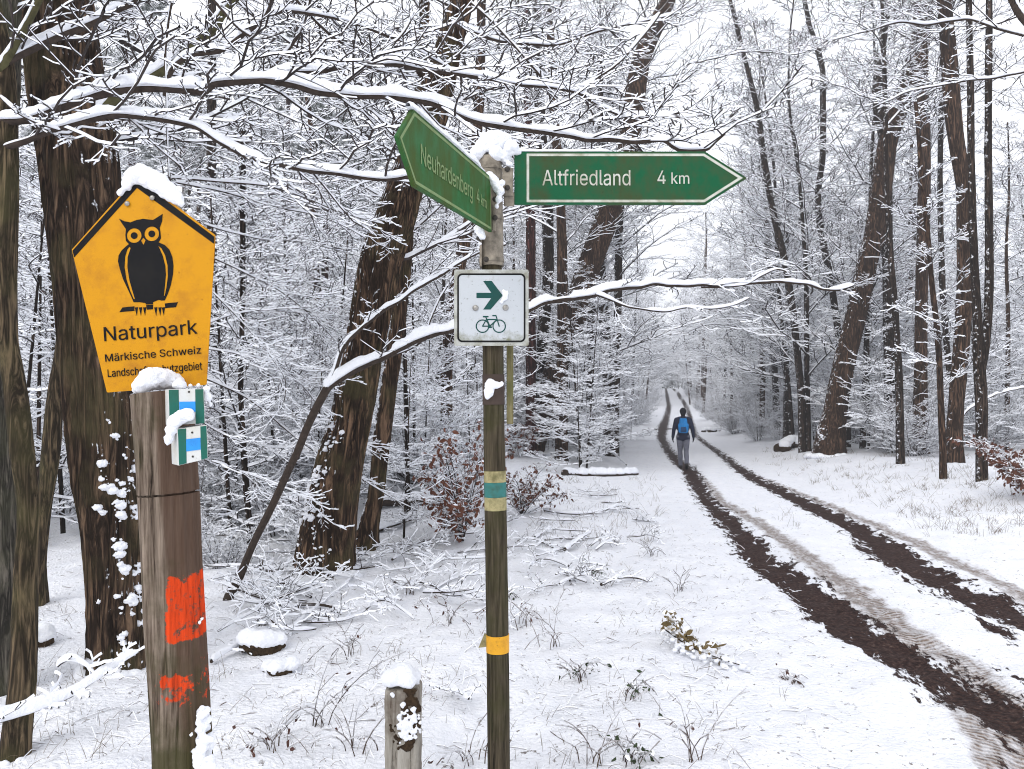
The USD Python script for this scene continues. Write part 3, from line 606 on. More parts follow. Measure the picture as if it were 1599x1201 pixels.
bough(tH, [(508, 606), (520, 585), (535, 545), (560, 515), (600, 484), (650, 452), (700, 421), (745, 396), (790, 380)], YH, 6.6, .024, .010, 72, nt=8, ltw=.5)
bough(tH, [(600, 556), (660, 530), (672, 500), (690, 460), (712, 430)], YH + .3, 6.9, .014, .008, 73, nt=5, ltw=.4)
bough(tH, [(1095, 448), (1160, 445), (1190, 430), (1215, 420), (1228, 424)], 6.8, 6.8, .011, .008, 74, nt=2, ltw=.25, lv=2)
# arched sapling on the right
tJ = thing('arched_sapling', 'thin arched sapling bowed right under its snow beside the pale brown trunk', 'sapling', gnd(1476, 715))
bough(tJ, [(1476, 716), (1482, 690), (1492, 668), (1510, 642), (1540, 622), (1575, 610), (1625, 602)], tJ.loc[1], tJ.loc[1], .035, .02, 75, nt=5, ltw=.8, ty=.003, name='stem')
# ------------------------------------------------------------------ the forest: a few kinds of tree, many copies
stage.CreateClassPrim('/World/tree_kinds')
def kind_root(name):
    x = UsdGeom.Xform.Define(stage, f'/World/tree_kinds/{name}'); x.loc = np.zeros(3)
    return x
KINDS = {}
def make_slim(name, seed, H, r, lean, m, n1, len1, z0, rtw=.0028):
    rg = np.random.default_rng(seed)
    k = kind_root(name)
    s = np.linspace(0, 1, 6)[:, None]
    pts = np.array([[0, 0, -.3]]) + s * np.array([lean[0], lean[1], H]) + np.c_[rg.normal(size=(6, 2)) * .12 * s, np.zeros(6)]
    P = smooth_line(pts, 44); R = r * (1 - .8 * np.linspace(0, 1, 44) ** 1.1)
    obj('trunk', tube(P, R, 10, bark=r * .10, freq=(4, .8), seed=seed, lobes=.25), m, k, smooth=True)
    dress_tree(k, rg, P, R, z0, n1, len1, n2=11, n3=7, rtw=rtw, up=(12, 55), base_snow=.017)
    KINDS[name] = k
for i, (H, r, lean, m, n1, l1, z0) in enumerate([(15, .12, (.6, .3), 'bark_dark', 40, 3.8, 2.5), (13, .075, (-.9, .2), 'bark_dark', 38, 3.2, 1.6), (16, .15, (1.6, -.5), 'bark_brown', 40, 4.4, 3.5), (12, .07, (.3, .5), 'bark_dark', 36, 3.0, 1.2), (14, .10, (-1.4, -.4), 'bark_brown', 40, 3.6, 2.0)]):
    make_slim(f'slim_tree_kind_{i + 1:03d}', 100 + i, H, r, lean, m, n1, l1, z0)
def make_under(name, seed, H, r, n1, len1, z0, n2=11, n3=7, up=(5, 35), rtw=.0022, base_snow=.013):
    """hornbeam-like undergrowth with wide flat sprays"""
    rg = np.random.default_rng(seed)
    k = kind_root(name)
    s = np.linspace(0, 1, 5)[:, None]
    pts = np.array([[0, 0, -.2]]) + s * np.array([rg.uniform(-.5, .5), rg.uniform(-.5, .5), H])
    P = smooth_line(pts, 24); R = r * (1 - .8 * np.linspace(0, 1, 24))
    obj('trunk', tube(P, R, 8, bark=.003, seed=seed), 'bark_dark', k, smooth=True)
    dress_tree(k, rg, P, R, z0, n1, len1, n2=n2, n3=n3, rtw=rtw, up=up, n4=2, base_snow=base_snow)
    KINDS[name] = k
for i, (H, r, n1, l1, z0) in enumerate([(5.5, .032, 20, 2.1, .25), (4.2, .024, 18, 1.9, .15), (6.5, .040, 22, 2.4, .4)]):
    make_under(f'understory_kind_{i + 1:03d}', 130 + i, H, r, n1, l1, z0)
def make_shrub(name, seed, H, n):
    rg = np.random.default_rng(seed); k = kind_root(name)
    az = rg.uniform(0, 2 * np.pi, n); sp_ = rg.uniform(.25, .9, n) * H * .75; hh = H * rg.uniform(.55, 1.1, n)
    s = np.linspace(0, 1, 6)[None, :, None]
    d = np.stack([np.cos(az) * sp_, np.sin(az) * sp_, hh], 1)
    b = np.stack([np.cos(az) * .12, np.sin(az) * .12, 0 * az - .15], 1)
    Q = b[:, None] + d[:, None] * s + rg.normal(size=(n, 1, 3)) * .15 * s * (1 - s) * 2 + np.array([0, 0, -.35 * H]) * (s ** 2) * rg.uniform(0, .7, (n, 1, 1))
    R = np.linspace(.013, .004, 6)[None] * rg.uniform(.7, 1.2, (n, 1))
    obj('stems', kites(Q, R), 'twig', k)
    B = grow(rg, Q, R, 10, -.5, (30, 65), t0=.1, K=5, flat=.5, rmin=.0025); C = grow(rg, B[0], B[1], 6, -.5, (30, 60), K=4, flat=.4, rmin=.0022); D = grow(rg, C[0], C[1], 2, -.5, (30, 60), K=3, flat=.4, rmin=.0019)
    obj('twigs', cat_mesh([kites(*B, base_snow=.013), kites(*C, base_snow=.012), kites(*D, base_snow=.011)]), 'twig', k, kind='stuff')
    KINDS[name] = k
for i, (H, n) in enumerate([(2.2, 22), (1.5, 20), (3.0, 24)]): make_shrub(f'shrub_kind_{i + 1:03d}', 150 + i, H, n)
def make_pine(name, seed, H, r):
    rg = np.random.default_rng(seed); k = kind_root(name)
    s = np.linspace(0, 1, 5)[:, None]
    P = smooth_line(np.array([[0, 0, -.3]]) + s * np.array([rg.uniform(-.5, .5), rg.uniform(-.3, .3), H]), 40); R = r * (1 - .75 * np.linspace(0, 1, 40))
    obj('trunk', tube(P, R, 12, bark=.012, freq=(4, .8), seed=seed), 'bark_pine', k, smooth=True)
    A, B, C = crown(rg, P, R, H * .5, 26, 2.6, 7, 4, up=(-5, 35), rtw=.006)
    obj('limbs', kites(*A), 'twig_brown', k)
    tips = np.concatenate([B[0][:, -1], B[0][:, 2], C[0][:, -1], C[0][:, 1]])
    n = 16
    c = np.repeat(tips, n, 0); d = rg.normal(size=c.shape); d[:, 2] = np.abs(d[:, 2]) * .6 + .1; d /= np.linalg.norm(d, axis=1, keepdims=True)
    L = rg.uniform(.10, .20, len(c))[:, None]
    N_ = np.stack([c, c + d * L], 1)
    obj('needle_tufts', kites(N_, np.full((len(c), 2), .006), snow=.9, base_snow=.012), 'needle_twig', k, kind='stuff')
    KINDS[name] = k
twig_mat('needle_twig', (.04, .052, .035), lo=.05, hi=.3)
for i, (H, r) in enumerate([(19, .20), (16, .16)]): make_pine(f'pine_kind_{i + 1:03d}', 170 + i, H, r)
def copy_of(kind, name, label, cat, x, y, rot, sc, group, z=None):
    t = UsdGeom.Xform.Define(stage, numbered('/World/' + name))
    t.AddTranslateOp().Set(Gf.Vec3d(float(x), float(y), ground_z(x, y) if z is None else z)); t.AddRotateZOp().Set(float(rot)); t.AddScaleOp().Set(Gf.Vec3f(float(sc)))
    t.GetPrim().GetReferences().AddInternalReference(KINDS[kind].GetPath()); t.GetPrim().SetInstanceable(True)
    meta(t.GetPrim(), label, cat, group)
rg = np.random.default_rng(77)
def scatter(n, xr, yr, ok, mind):
    out = []
    tries = 0
    while len(out) < n and tries < 40000:
        tries += 1
        y = yr[0] + (yr[1] - yr[0]) * rg.uniform() ** .8; x = rg.uniform(*xr) * 1.0
        if not ok(x, y): continue
        if any((x - a) ** 2 + (y - b) ** 2 < mind ** 2 for a, b in out): continue
        out.append((x, y))
    return out
inview = lambda x, y, m=4: abs(x) < .70 * y + m
left = lambda x, y, d=3.2: x < xc(y) - d
right = lambda x, y, d=3.0: x > xc(y) + d
LB = [('left of the track', left), ('right of the track', right)]
SL = [f'slim_tree_kind_{i:03d}' for i in (1, 2, 3, 4, 5)]; UN = [f'understory_kind_{i:03d}' for i in (1, 2, 3)]; SH = [f'shrub_kind_{i:03d}' for i in (1, 2, 3)]
for side, fn in LB:
    for x, y in scatter(78 if side[0] == 'l' else 62, (-40, 60), (19 if side[0] == 'l' else 25, 62), lambda x, y: inview(x, y) and fn(x, y, 3.2), 2.1):
        copy_of(rg.choice(SL), 'forest_tree', f'slim bare snow-dusted tree in the forest depth {side}', 'tree', x, y, rg.uniform(0, 360), rg.uniform(.8, 1.2), f'bare trees in the depth {side}')
    for x, y in scatter(105, (-60, 110), (58, 185), lambda x, y: inview(x, y) and fn(x, y, 2.3) and abs(x - xc(y)) < 28, 2.4):
        copy_of(rg.choice(SL), 'distant_tree', f'far bare tree fading into the haze {side}', 'tree', x, y, rg.uniform(0, 360), rg.uniform(.85, 1.25), f'hazy far trees {side}')
    for x, y in scatter(95 if side[0] == 'l' else 75, (-26, 44), (9, 42) if side[0] == 'l' else (22, 55), lambda x, y: inview(x, y, 2) and fn(x, y, 3.6) and (side[0] == 'r' or y > 13 or x < -2.2) and not (-.02 < x / y < .19 and y < 29), 1.35):
        copy_of(rg.choice(UN), 'undergrowth_tree', f'low spreading tree with flat snowy sprays in the undergrowth {side}', 'tree', x, y, rg.uniform(0, 360), rg.uniform(.75, 1.15), f'undergrowth trees {side}')
    for x, y in scatter(150, (-30, 70), (17 if side[0] == 'l' else 21, 130), lambda x, y: inview(x, y, 2) and fn(x, y, 2.8) and abs(x - xc(y)) < 20 and not (-.02 < x / y < .19 and y < 25), 1.25):
        copy_of(rg.choice(SH), 'snowy_shrub', f'tangled snow-covered shrub along the forest edge {side}', 'shrub', x, y, rg.uniform(0, 360), rg.uniform(.7, 1.3), f'snowy shrubs {side}')
# pines beyond
for u, Y, s in [(445, 34, 1), (425, 40, .95), (560, 36, 1.05), (205, 30, 1), (640, 44, 1.1), (505, 30, .9), (770, 42, 1), (290, 38, 1), (690, 52, 1.1), (60, 34, 1), (360, 50, 1.1)]:
    x = (u - 800) / F * Y
    copy_of('pine_kind_001' if s >= 1 else 'pine_kind_002', 'pine_tree', 'reddish pine trunk with a snowy needle crown in the forest behind the signs', 'pine', x, Y, rg.uniform(0, 360), s, 'pines behind the signs')
def make_spruce(name, seed, H):
    rg = np.random.default_rng(seed); k = kind_root(name)
    P = np.stack([np.zeros(12), np.zeros(12), np.linspace(-.2, H, 12)], 1)
    obj('trunk', tube(P, np.linspace(.14, .02, 12), 8), 'bark_dark', k, smooth=True)
    n = 110
    z = H * rg.uniform(.05, .98, n); az = rg.uniform(0, 6.28, n); L = (H - z) * .27 + .2
    s_ = np.linspace(0, 1, 5)[None, :, None]
    d = np.stack([np.cos(az) * L, np.sin(az) * L, -.25 * L], 1)
    Q = np.stack([0 * z, 0 * z, z], 1)[:, None] + d[:, None] * s_ + np.array([0, 0, .12]) * s_ ** 2
    A = grow(rg, Q, np.full((n, 5), .02), 14, -.40, (35, 60), t0=.1, K=3, flat=.5, rmin=.02)
    obj('needle_boughs', cat_mesh([kites(Q, np.full((n, 5), .03), snow=.35), kites(A[0], A[1] * 1.4, snow=.25)]), 'needle_twig', k, kind='stuff')
    KINDS[name] = k
make_spruce('spruce_kind_001', 181, 9)
for u, Y, sc in [(1027, 192, .8), (1035, 196, 1.0), (1043, 199, 1.1), (1050, 197, .85), (1038, 206, 1.2), (1047, 208, 1.1)]:
    x = (u - 800) / F * Y
    copy_of('spruce_kind_001', 'distant_spruce', 'dim dark spruce closing the far end of the track', 'spruce', x, Y, rg.uniform(0, 360), sc * 1.45, 'spruces at the end of the track')
for x, y in scatter(60, (20, 70), (200, 262), lambda x, y: abs(x - xc(y)) < 26, 2.2):
    copy_of(rg.choice(SL), 'distant_tree', 'pale bare tree standing across the vanishing end of the track', 'tree', x, y, rg.uniform(0, 360), rg.uniform(.9, 1.3), 'trees across the end of the track')
for u, v, kd, sc in [(440, 838, 2, .8), (375, 812, 1, .7), (505, 782, 2, .9), (560, 752, 1, .8), (330, 796, 2, .9), (640, 768, 1, .7), (420, 780, 3, .7), (300, 830, 2, .8), (715, 742, 2, .9), (90, 800, 2, .9), (480, 862, 2, .45), (345, 880, 2, .45)]:
    p = gnd(u, v)
    copy_of(f'shrub_kind_{kd:03d}', 'snowy_shrub', 'tangled snow-covered shrub along the forest edge left of the track', 'shrub', p[0], p[1], rg.uniform(0, 360), sc, 'snowy shrubs left of the track')
for side in (-1, 1):
    for y in np.linspace(90, 186, 8):
        y = y + rg.uniform(-2, 2); x = xc(y) + side * rg.uniform(2.8, 4.0)
        copy_of(rg.choice(SL[:3]), 'distant_tree', 'tall bare tree at the very edge of the track, arching over its far stretch', 'tree', x, y, rg.uniform(0, 360), rg.uniform(1.1, 1.5), 'trees arching over the far track')
for u, Y, kd, sc in [(908, 22.5, 3, .95), (915, 21.5, 1, .95), (902, 24, 3, .9), (885, 24, 2, 1.0), (905, 19.5, 2, .75)]:
    x = (u - 799.5) / F * Y
    copy_of(f'understory_kind_{kd:03d}', 'undergrowth_tree', 'low spreading tree with flat snowy sprays in the undergrowth left of the track', 'tree', x, Y, rg.uniform(0, 360), sc, 'undergrowth trees left of the track')
for u, Y, kd, sc in [(1262, 27, 4, 1.4), (1238, 31, 2, 1.4), (1345, 26, 4, 1.35), (1215, 38, 1, 1.3), (950, 27, 4, 1.4), (1215, 45, 4, 1.6)]:
    x = (u - 799.5) / F * Y; sd_ = 'left of the track' if u < 1080 else 'right of the track'
    copy_of(f'slim_tree_kind_{kd:03d}', 'forest_tree', f'slim bare snow-dusted tree in the forest depth {sd_}', 'tree', x, Y, rg.uniform(0, 360), sc, f'bare trees in the depth {sd_}')
# undergrowth close behind the signs
for u, v, kd, sc in [(365, 828, 2, .75), (490, 822, 2, .7), (630, 836, 2, .6), (435, 810, 1, .8), (340, 800, 2, .9), (470, 790, 3, .8), (300, 770, 1, 1.0), (660, 770, 2, .8), (735, 735, 2, .8), (985, 688, 2, .7), (945, 690, 2, .75), (908, 698, 1, .55), (970, 672, 1, .7), (100, 830, 3, .8), (20, 850, 1, .9), (545, 760, 1, .9)]:
    p = gnd(u, v)
    copy_of(f'understory_kind_{kd:03d}', 'undergrowth_tree', 'low spreading tree with flat snowy sprays in the undergrowth left of the track', 'tree', p[0], p[1], rg.uniform(0, 360), sc, 'undergrowth trees left of the track')
# ------------------------------------------------------------------ signs
def plate(poly, O, ex, ez, back, off, thick):
    """a flat shape given in metres on the plane O + a ex + b ez; its front lies off in front of the plane, the plate goes thick to the back"""
    parts = []
    for g in getattr(poly, 'geoms', [poly]):
        t = trimesh.creation.extrude_polygon(g, thick, engine='earcut')
        v = np.array(t.vertices)
        parts.append((O + v[:, :1] * ex + v[:, 1:2] * ez + (v[:, 2:] - off) * back, np.array(t.faces)[:, ::-1]))
    return cat_mesh(parts)
EX, EZ, BK = np.array([1.0, 0, 0]), np.array([0, 0, 1.0]), np.array([0, 1.0, 0])
class Face:
    """a frontal plane at distance Y on which shapes are given by the points they cover in the photograph"""
    def __init__(s, Y): s.Y = Y; s.O = np.array([0, Y, 0.0])
    def m(s, u, v): p = at(u, v, s.Y); return (p[0], p[2])
    def poly(s, pts, holes=()): return Polygon([s.m(*p) for p in pts], [[s.m(*p) for p in h] for h in holes])
    def circle(s, u, v, r): return Point(*s.m(u, v)).buffer(r * s.Y / F, 20)
    def plate(s, poly, off, thick): return plate(poly, s.O, EX, EZ, BK, off, thick)
    def text(s, txt, p0, p1, cap, off, depth=.0012, bold=False):
        a, b = np.array(s.m(*p0)), np.array(s.m(*p1))
        t = meshkit.text_mesh(txt, 1.0, 1.0, bold)
        v = np.array(t.vertices); v[:, 0] -= v[:, 0].min(); v[:, 0] /= v[:, 0].max()
        e = b - a; n = np.array([-e[1], e[0]]) / np.linalg.norm(e) * cap * s.Y / F
        q = a + v[:, :1] * e + v[:, 1:2] * n
        return np.stack([q[:, 0], s.Y - off - v[:, 2] * depth, q[:, 1]], 1), np.array(t.faces)
def sphere(c, r, sc=(1, 1, 1)):
    t = trimesh.creation.icosphere(2, 1.0); t.apply_scale(np.array(sc) * r); t.apply_translation(c); return t
def paint(name, color, dirt, dirt_at=.62, rough=.45, spec=.14, scale=9.0, drip=1.0, low=None):
    mat(name, {'co': ('texture_coordinate', {}), 'mp': ('mapping', {'scale': (1, 1, drip)}), 'n': ('noise_texture', {'scale': scale, 'detail': 7.0, 'roughness': .68}),
               'm': ('map_range', {'from_min': dirt_at - .14, 'from_max': dirt_at + .1, 'to_max': .85, 'clamp': True}),
               'n2': ('noise_texture', {'scale': 90.0, 'detail': 3.0}), 'm2': ('map_range', {'from_min': .66, 'from_max': .74, 'to_max': .5, 'clamp': True}),
               'mx': ('mix', {'color1': color, 'color2': dirt}), 'mx2': ('mix', {'color2': tuple(np.array(dirt) * .5)}),
               'r': ('map_range', {'to_min': rough, 'to_max': .8}), 'p': ('principled_bsdf', {'specular_ior_level': spec}),
               **({'sz': ('separate_xyz', {}), 'lz': ('map_range', {'from_min': low[0], 'from_max': low[1], 'to_min': .26, 'to_max': 0.0, 'clamp': True}), 'la': ('math', {'math_type': 'add'})} if low else {})},
        [('co.object', 'mp.vector'), ('mp.vector', 'n.vector'), ('co.object', 'n2.vector')] + ([('co.object', 'sz.vector'), ('sz.z', 'lz.value'), ('lz.result', 'la.value1'), ('n.fac', 'la.value2'), ('la.value', 'm.value')] if low else [('n.fac', 'm.value')]) + [('m.result', 'mx.fac'), ('n2.fac', 'm2.value'), ('m2.result', 'mx2.fac'), ('mx.color', 'mx2.color1'),
         ('mx2.color', 'p.base_color'), ('m.result', 'r.value'), ('r.result', 'p.roughness')])
paint('sign_yellow', (.50, .225, .003), (.30, .115, .012), .62, .42)
paint('sign_black', (.008, .008, .009), (.016, .015, .014), .6, .5, spec=.06)
paint('sign_green', (.003, .078, .031), (.045, .05, .018), .555, .4, drip=.6)
paint('sign_green_mossy', (.010, .094, .024), (.05, .07, .013), .50, .45, drip=.5)
paint('sign_cream', (.46, .47, .42), (.20, .20, .12), .60, .5, scale=14)
paint('sign_faded_text', (.17, .24, .11), (.16, .20, .08), .58, .5, scale=20)
paint('sign_white', (.43, .455, .48), (.12, .12, .04), .72, .4, scale=16, low=(at(770, 533, 3.02)[2], at(770, 512, 3.02)[2]))
paint('sign_rim', (.40, .41, .39), (.14, .13, .07), .56, .5, scale=16)
paint('marker_green', (.012, .10, .075), (.03, .08, .05), .62, .45)
paint('marker_blue', (.03, .24, .62), (.03, .15, .40), .64, .45)
paint('marker_white', (.52, .53, .52), (.45, .43, .36), .62, .5, scale=12)
plain('steel', (.30, .29, .27), .45, metallic=.8, var=.4, scale=40)
plain('rusty_steel', (.20, .175, .14), .65, metallic=.1, var=.55, scale=28, bump=.3)
plain('bolt_dark', (.05, .045, .04), .6, metallic=.5)
def wood_mat(name, c0, c1, algae, alg_at, grain=1.0, bump=.6, paint_col=None):
    nodes = {'co': ('texture_coordinate', {}), 'mp': ('mapping', {'scale': (16, 16, .9)}), 'n': ('noise_texture', {'scale': 3.2 * grain, 'detail': 7.0, 'roughness': .66, 'distortion': .4}),
             'r': ('rgb_ramp', {'ramp': [(.30, tuple(np.array(c0) * .15)), (.36, tuple(np.array(c0) * .3)), (.42, c0), (.54, tuple((np.array(c0)+c1)/2)), (.68, c1)]}),
             'a': ('noise_texture', {'scale': 5.0, 'detail': 6.0, 'roughness': .65}), 'am': ('map_range', {'from_min': alg_at - .1, 'from_max': alg_at + .12, 'to_max': .85, 'clamp': True}),
             'mx': ('mix', {'color2': algae}), 'b': ('bump', {'strength': bump, 'distance': .008}),
             'p': ('principled_bsdf', {'roughness': .85, 'specular_ior_level': .12})}
    links = [('co.object', 'mp.vector'), ('mp.vector', 'n.vector'), ('n.fac', 'r.fac'), ('co.object', 'a.vector'), ('a.fac', 'am.value'), ('am.result', 'mx.fac'), ('r.color', 'mx.color1'), ('n.fac', 'b.height'), ('b.normal', 'p.normal')]
    if paint_col:
        nodes.update({'at': ('attribute', {'attribute': 'paint'}), 'sx': ('separate_xyz', {}), 'pn': ('noise_texture', {'scale': 34.0, 'detail': 6.0, 'roughness': .7}),
                      'ps': ('math', {'math_type': 'multiply_add', 'value2': 2.4}), 'pm': ('map_range', {'from_min': 1.31, 'from_max': 1.52, 'clamp': True}), 'mp2': ('mix', {}), 'pc': ('rgb_ramp', {'ramp': [(.34, tuple(np.array(paint_col) * .35)), (.44, tuple(np.array(paint_col) * .75)), (.62, paint_col)]}),
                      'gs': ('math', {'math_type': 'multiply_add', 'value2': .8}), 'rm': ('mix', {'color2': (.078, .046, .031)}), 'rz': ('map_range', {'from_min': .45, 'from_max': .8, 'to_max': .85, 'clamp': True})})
        links = [l for l in links if l[0] != 'a.fac' and l != ('r.color', 'mx.color1')]
        links += [('at.vector', 'sx.vector'), ('co.object', 'pn.vector'), ('pn.fac', 'ps.value1'), ('sx.x', 'ps.value3'), ('ps.value', 'pm.value'), ('pm.result', 'mp2.fac'), ('n.fac', 'pc.fac'), ('pc.color', 'mp2.color2'), ('mx.color', 'mp2.color1'), ('mp2.color', 'p.base_color'),
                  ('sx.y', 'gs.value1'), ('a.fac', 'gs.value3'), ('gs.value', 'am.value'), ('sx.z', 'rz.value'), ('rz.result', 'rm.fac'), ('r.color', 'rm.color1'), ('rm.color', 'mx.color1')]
    else:
        links.append(('mx.color', 'p.base_color'))
    mat(name, nodes, links)
wood_mat('post_wood', (.085, .062, .046), (.27, .215, .17), (.042, .040, .014), .60, grain=1.5, bump=.9, paint_col=(.66, .058, .010))
wood_mat('pole_wood', (.028, .022, .014), (.088, .071, .046), (.036, .036, .013), .56, grain=1.4, bump=.5)
wood_mat('slat_wood', (.15, .13, .06), (.33, .29, .16), (.12, .12, .05), .55)
wood_mat('concrete', (.20, .18, .15), (.36, .34, .30), (.07, .045, .03), .55, bump=.6)

# --- yellow sign of the nature park, on its own pipe behind the wooden post
FY = Face(2.20)
sg = thing('nature_park_sign', 'yellow pentagonal nature park sign with a black owl, snow on its peak', 'sign', (FY.m(240, 500)[0], 2.20, 0))
pent = FY.poly([(214, 275), (336, 367), (322, 601), (167, 613), (112, 390)])
pent = pent.buffer(-.004).buffer(.004)
obj('panel', FY.plate(pent, 0, .004), 'sign_yellow', sg)
obj('border', FY.plate(FY.poly([(214, 279.5), (335, 370), (334.5, 381), (214, 293.5), (116, 402), (113.5, 391.5)]), .0012, .001), 'sign_black', sg)
q = lambda pts: [(x / 2.184, 200 + y / 2.184) for x, y in pts]
body = FY.poly(q([(406, 309), (424, 318), (445, 322), (466, 314), (488, 310), (508, 312), (522, 314), (540, 303), (555, 293), (553, 318), (545, 340), (548, 360), (549, 376), (541, 390), (562, 399), (578, 415), (588, 440), (592, 470), (590, 500), (583, 535), (573, 565), (566, 580), (562, 588),
                  (540, 589), (522, 600), (500, 602), (478, 594), (456, 594), (448, 575), (434, 545), (420, 515), (409, 480), (403, 455), (405, 435), (415, 418), (430, 404), (440, 396), (430, 385), (428, 365), (430, 345), (418, 328)]))
for u, v in ((458, 367), (518, 361)):
    body = body.difference(FY.circle(u / 2.184, 200 + v / 2.184, 25 / 2.184).difference(FY.circle(u / 2.184, 200 + v / 2.184, 11.5 / 2.184)))
body = body.difference(FY.poly(q([(489, 374), (497, 383), (490, 399), (481, 384)])))
body = body.difference(FY.poly(q([(442, 404), (446, 410), (436, 440), (435, 475), (442, 520), (455, 565), (461, 584), (456, 583), (444, 555), (431, 515), (425, 475), (427, 440), (434, 415)])))
body = body.difference(FY.poly(q([(540, 402), (551, 410), (564, 435), (572, 470), (573, 505), (568, 545), (562, 573), (559, 572), (563, 535), (566, 500), (564, 470), (555, 435), (545, 412)])))
perch = FY.poly(q([(408, 628), (418, 612), (607, 594), (600, 611)]))
claws = unary_union([FY.poly(q([(x, 612), (x + 11, 611), (x + 7, 640)])) for x in (460, 474, 488, 526, 540, 552)])
feet = unary_union([FY.poly(q([(459, 600), (476, 594), (497, 597), (502, 622), (482, 628), (458, 622)])), FY.poly(q([(522, 594), (542, 586), (562, 592), (564, 612), (545, 622), (522, 618)]))])
obj('owl_emblem', FY.plate(body.difference(feet), .0012, .001), 'sign_black', sg)
obj('perch', FY.plate(unary_union([perch.difference(feet), claws]), .0012, .001), 'sign_black', sg)
obj('lettering', FY.text('Naturpark', (163.5, 533), (309, 521), 22, .001, bold=False), 'sign_black', sg)
obj('lettering', FY.text('Märkische Schweiz', (165, 565), (314.5, 552), 11.5, .001), 'sign_black', sg)
obj('lettering', FY.text('Landschaftsschutzgebiet', (169, 589), (316, 577), 12, .001, bold=False), 'sign_black', sg)
for u, v in ((198.5, 318), (237.5, 309)): obj('bolt', sphere(at(u, v, 2.196), .0075, (1, .6, 1)), 'steel', sg, smooth=True)
obj('pipe', tube([[FY.m(263, 0)[0], 2.255, -.1], [FY.m(263, 0)[0], 2.255, FY.m(220, 300)[1]]], .021, 18), 'steel', sg, smooth=30)
ps = [(200, 288, 10), (190, 300, 7), (208, 276, 14), (222, 272, 16), (236, 279, 16), (248, 287, 16), (259, 295, 15), (268, 303, 12), (276, 311, 10), (283, 319, 6), (296, 330, 5), (310, 340, 4)]
obj('snow_cap', blob([at(u, v, 2.20 + .002 * (k % 3)) for k, (u, v, r) in enumerate(ps)], [r * 2.2 / F for *_, r in ps], 3, edge=.006, amp=.005, freq=55), 'snow', sg, smooth=True)

# --- weathered wooden post
YP = 2.15
pz = [(250, 613, 82), (256, 680, 83), (262, 767, 83), (267, 875, 82), (273, 984, 83), (280, 1092, 82), (285, 1200, 82)]
wp = thing('wooden_post', 'weathered wooden post with splashes of orange paint and two trail marker boards', 'post', (at(285, 1200, YP)[0], YP, 0))
rows = np.array([[*at(u, v, YP), w / 2 / F * YP] for u, v, w in pz][::-1])
e = rows[0].copy(); e[2] = -.2; rows = np.vstack([e, rows])
L = smooth_line(rows, 300)
zc = at(250, 770, YP)[2]
zn = np.unique(np.r_[L[:, 2], zc + np.array([-.0045, -.003, -.0022, -.001, .001, .0022, .003, .0045])])
L = np.stack([np.interp(zn, L[:, 2], L[:, k]) for k in range(4)], 1)
PP, PR = L[:, :3], L[:, 3].copy()
PR -= .012 * (np.abs(PP[:, 2] - zc) < .0025)
V, Fc = tube(PP, PR, 96, bark=.0055, freq=(24, .7), seed=6)
m_ = obj('shaft', (V, Fc), 'post_wood', wp, smooth=40)
Vp = np.array(m_.GetPointsAttr().Get()) + wp.loc
def boxd(u0, u1, v0, v1, soft):
    a, b = at(u0, v1, YP - .06), at(u1, v0, YP - .06)
    dx = np.minimum(Vp[:, 0] - a[0], b[0] - Vp[:, 0]); dz = np.minimum(Vp[:, 2] - a[2], b[2] - Vp[:, 2])
    return np.clip(np.minimum(dx, dz) / soft, -1, .38)
pd = np.maximum.reduce([boxd(262, 335, 898, 1003, .016), boxd(248, 302, 1047, 1100, .05) * 1.0 - .12, boxd(303, 340, 950, 1102, .03) - .10, boxd(310, 340, 940, 1110, .02) - .1])
pd[Vp[:, 1] > YP + .045] = -1
alg = ss(1.15, .45, Vp[:, 2]) * .30 - .04
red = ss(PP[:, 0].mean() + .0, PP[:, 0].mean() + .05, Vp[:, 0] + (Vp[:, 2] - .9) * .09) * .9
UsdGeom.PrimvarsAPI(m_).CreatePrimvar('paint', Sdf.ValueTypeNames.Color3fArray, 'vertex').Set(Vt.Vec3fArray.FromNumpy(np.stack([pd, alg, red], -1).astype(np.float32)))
ps = [(222, 600, 14), (235, 592, 17), (248, 591, 17), (262, 594, 15), (274, 597, 13), (281, 600, 9), (216, 607, 9), (240, 586, 10), (258, 585, 9)]
obj('snow_cap', blob([at(u, v, YP - .045 + .022 * (k % 5)) for k, (u, v, r) in enumerate(ps)], [r * YP / F for *_, r in ps], 5, edge=.006, amp=.006, freq=60), 'snow', wp, smooth=True)
def marker(name, pts, Yf, depth, slide, bands, label, screws):
    """a small trail marker board: block, painted bands, screws"""
    fc = Face(Yf)
    g = fc.poly(pts)
    b = obj(name, fc.plate(g, 0, depth), 'marker_white', wp, label=label)
    v = np.array(b.GetPointsAttr().Get()) + wp.loc
    back = v[:, 1] > Yf + depth * .5
    v[back, 0] += slide
    b.GetPointsAttr().Set(Vt.Vec3fArray.FromNumpy((v - wp.loc).astype(np.float32)))
    for nm, bp, mt in bands: obj(nm, fc.plate(fc.poly(bp), .0012, .001), mt, b)
    for u, v_ in screws: obj('screw', sphere(at(u, v_, Yf - .001), .0028, (1, .5, 1)), 'bolt_dark', b, smooth=True)
marker('marker_board', [(263, 608), (318, 607), (320, 661), (264, 664)], 2.045, .045, -.030,
       [('green_band', [(264, 609), (279, 608.7), (280, 663), (265, 663.5)], 'marker_green'), ('green_band', [(305, 608), (317.5, 607.7), (319.5, 661), (306, 662)], 'marker_green'), ('blue_bar', [(280, 627.5), (305, 627), (306, 643), (280.5, 644)], 'marker_blue')],
       'upper green and white marker board with a blue bar', [(295, 612)])
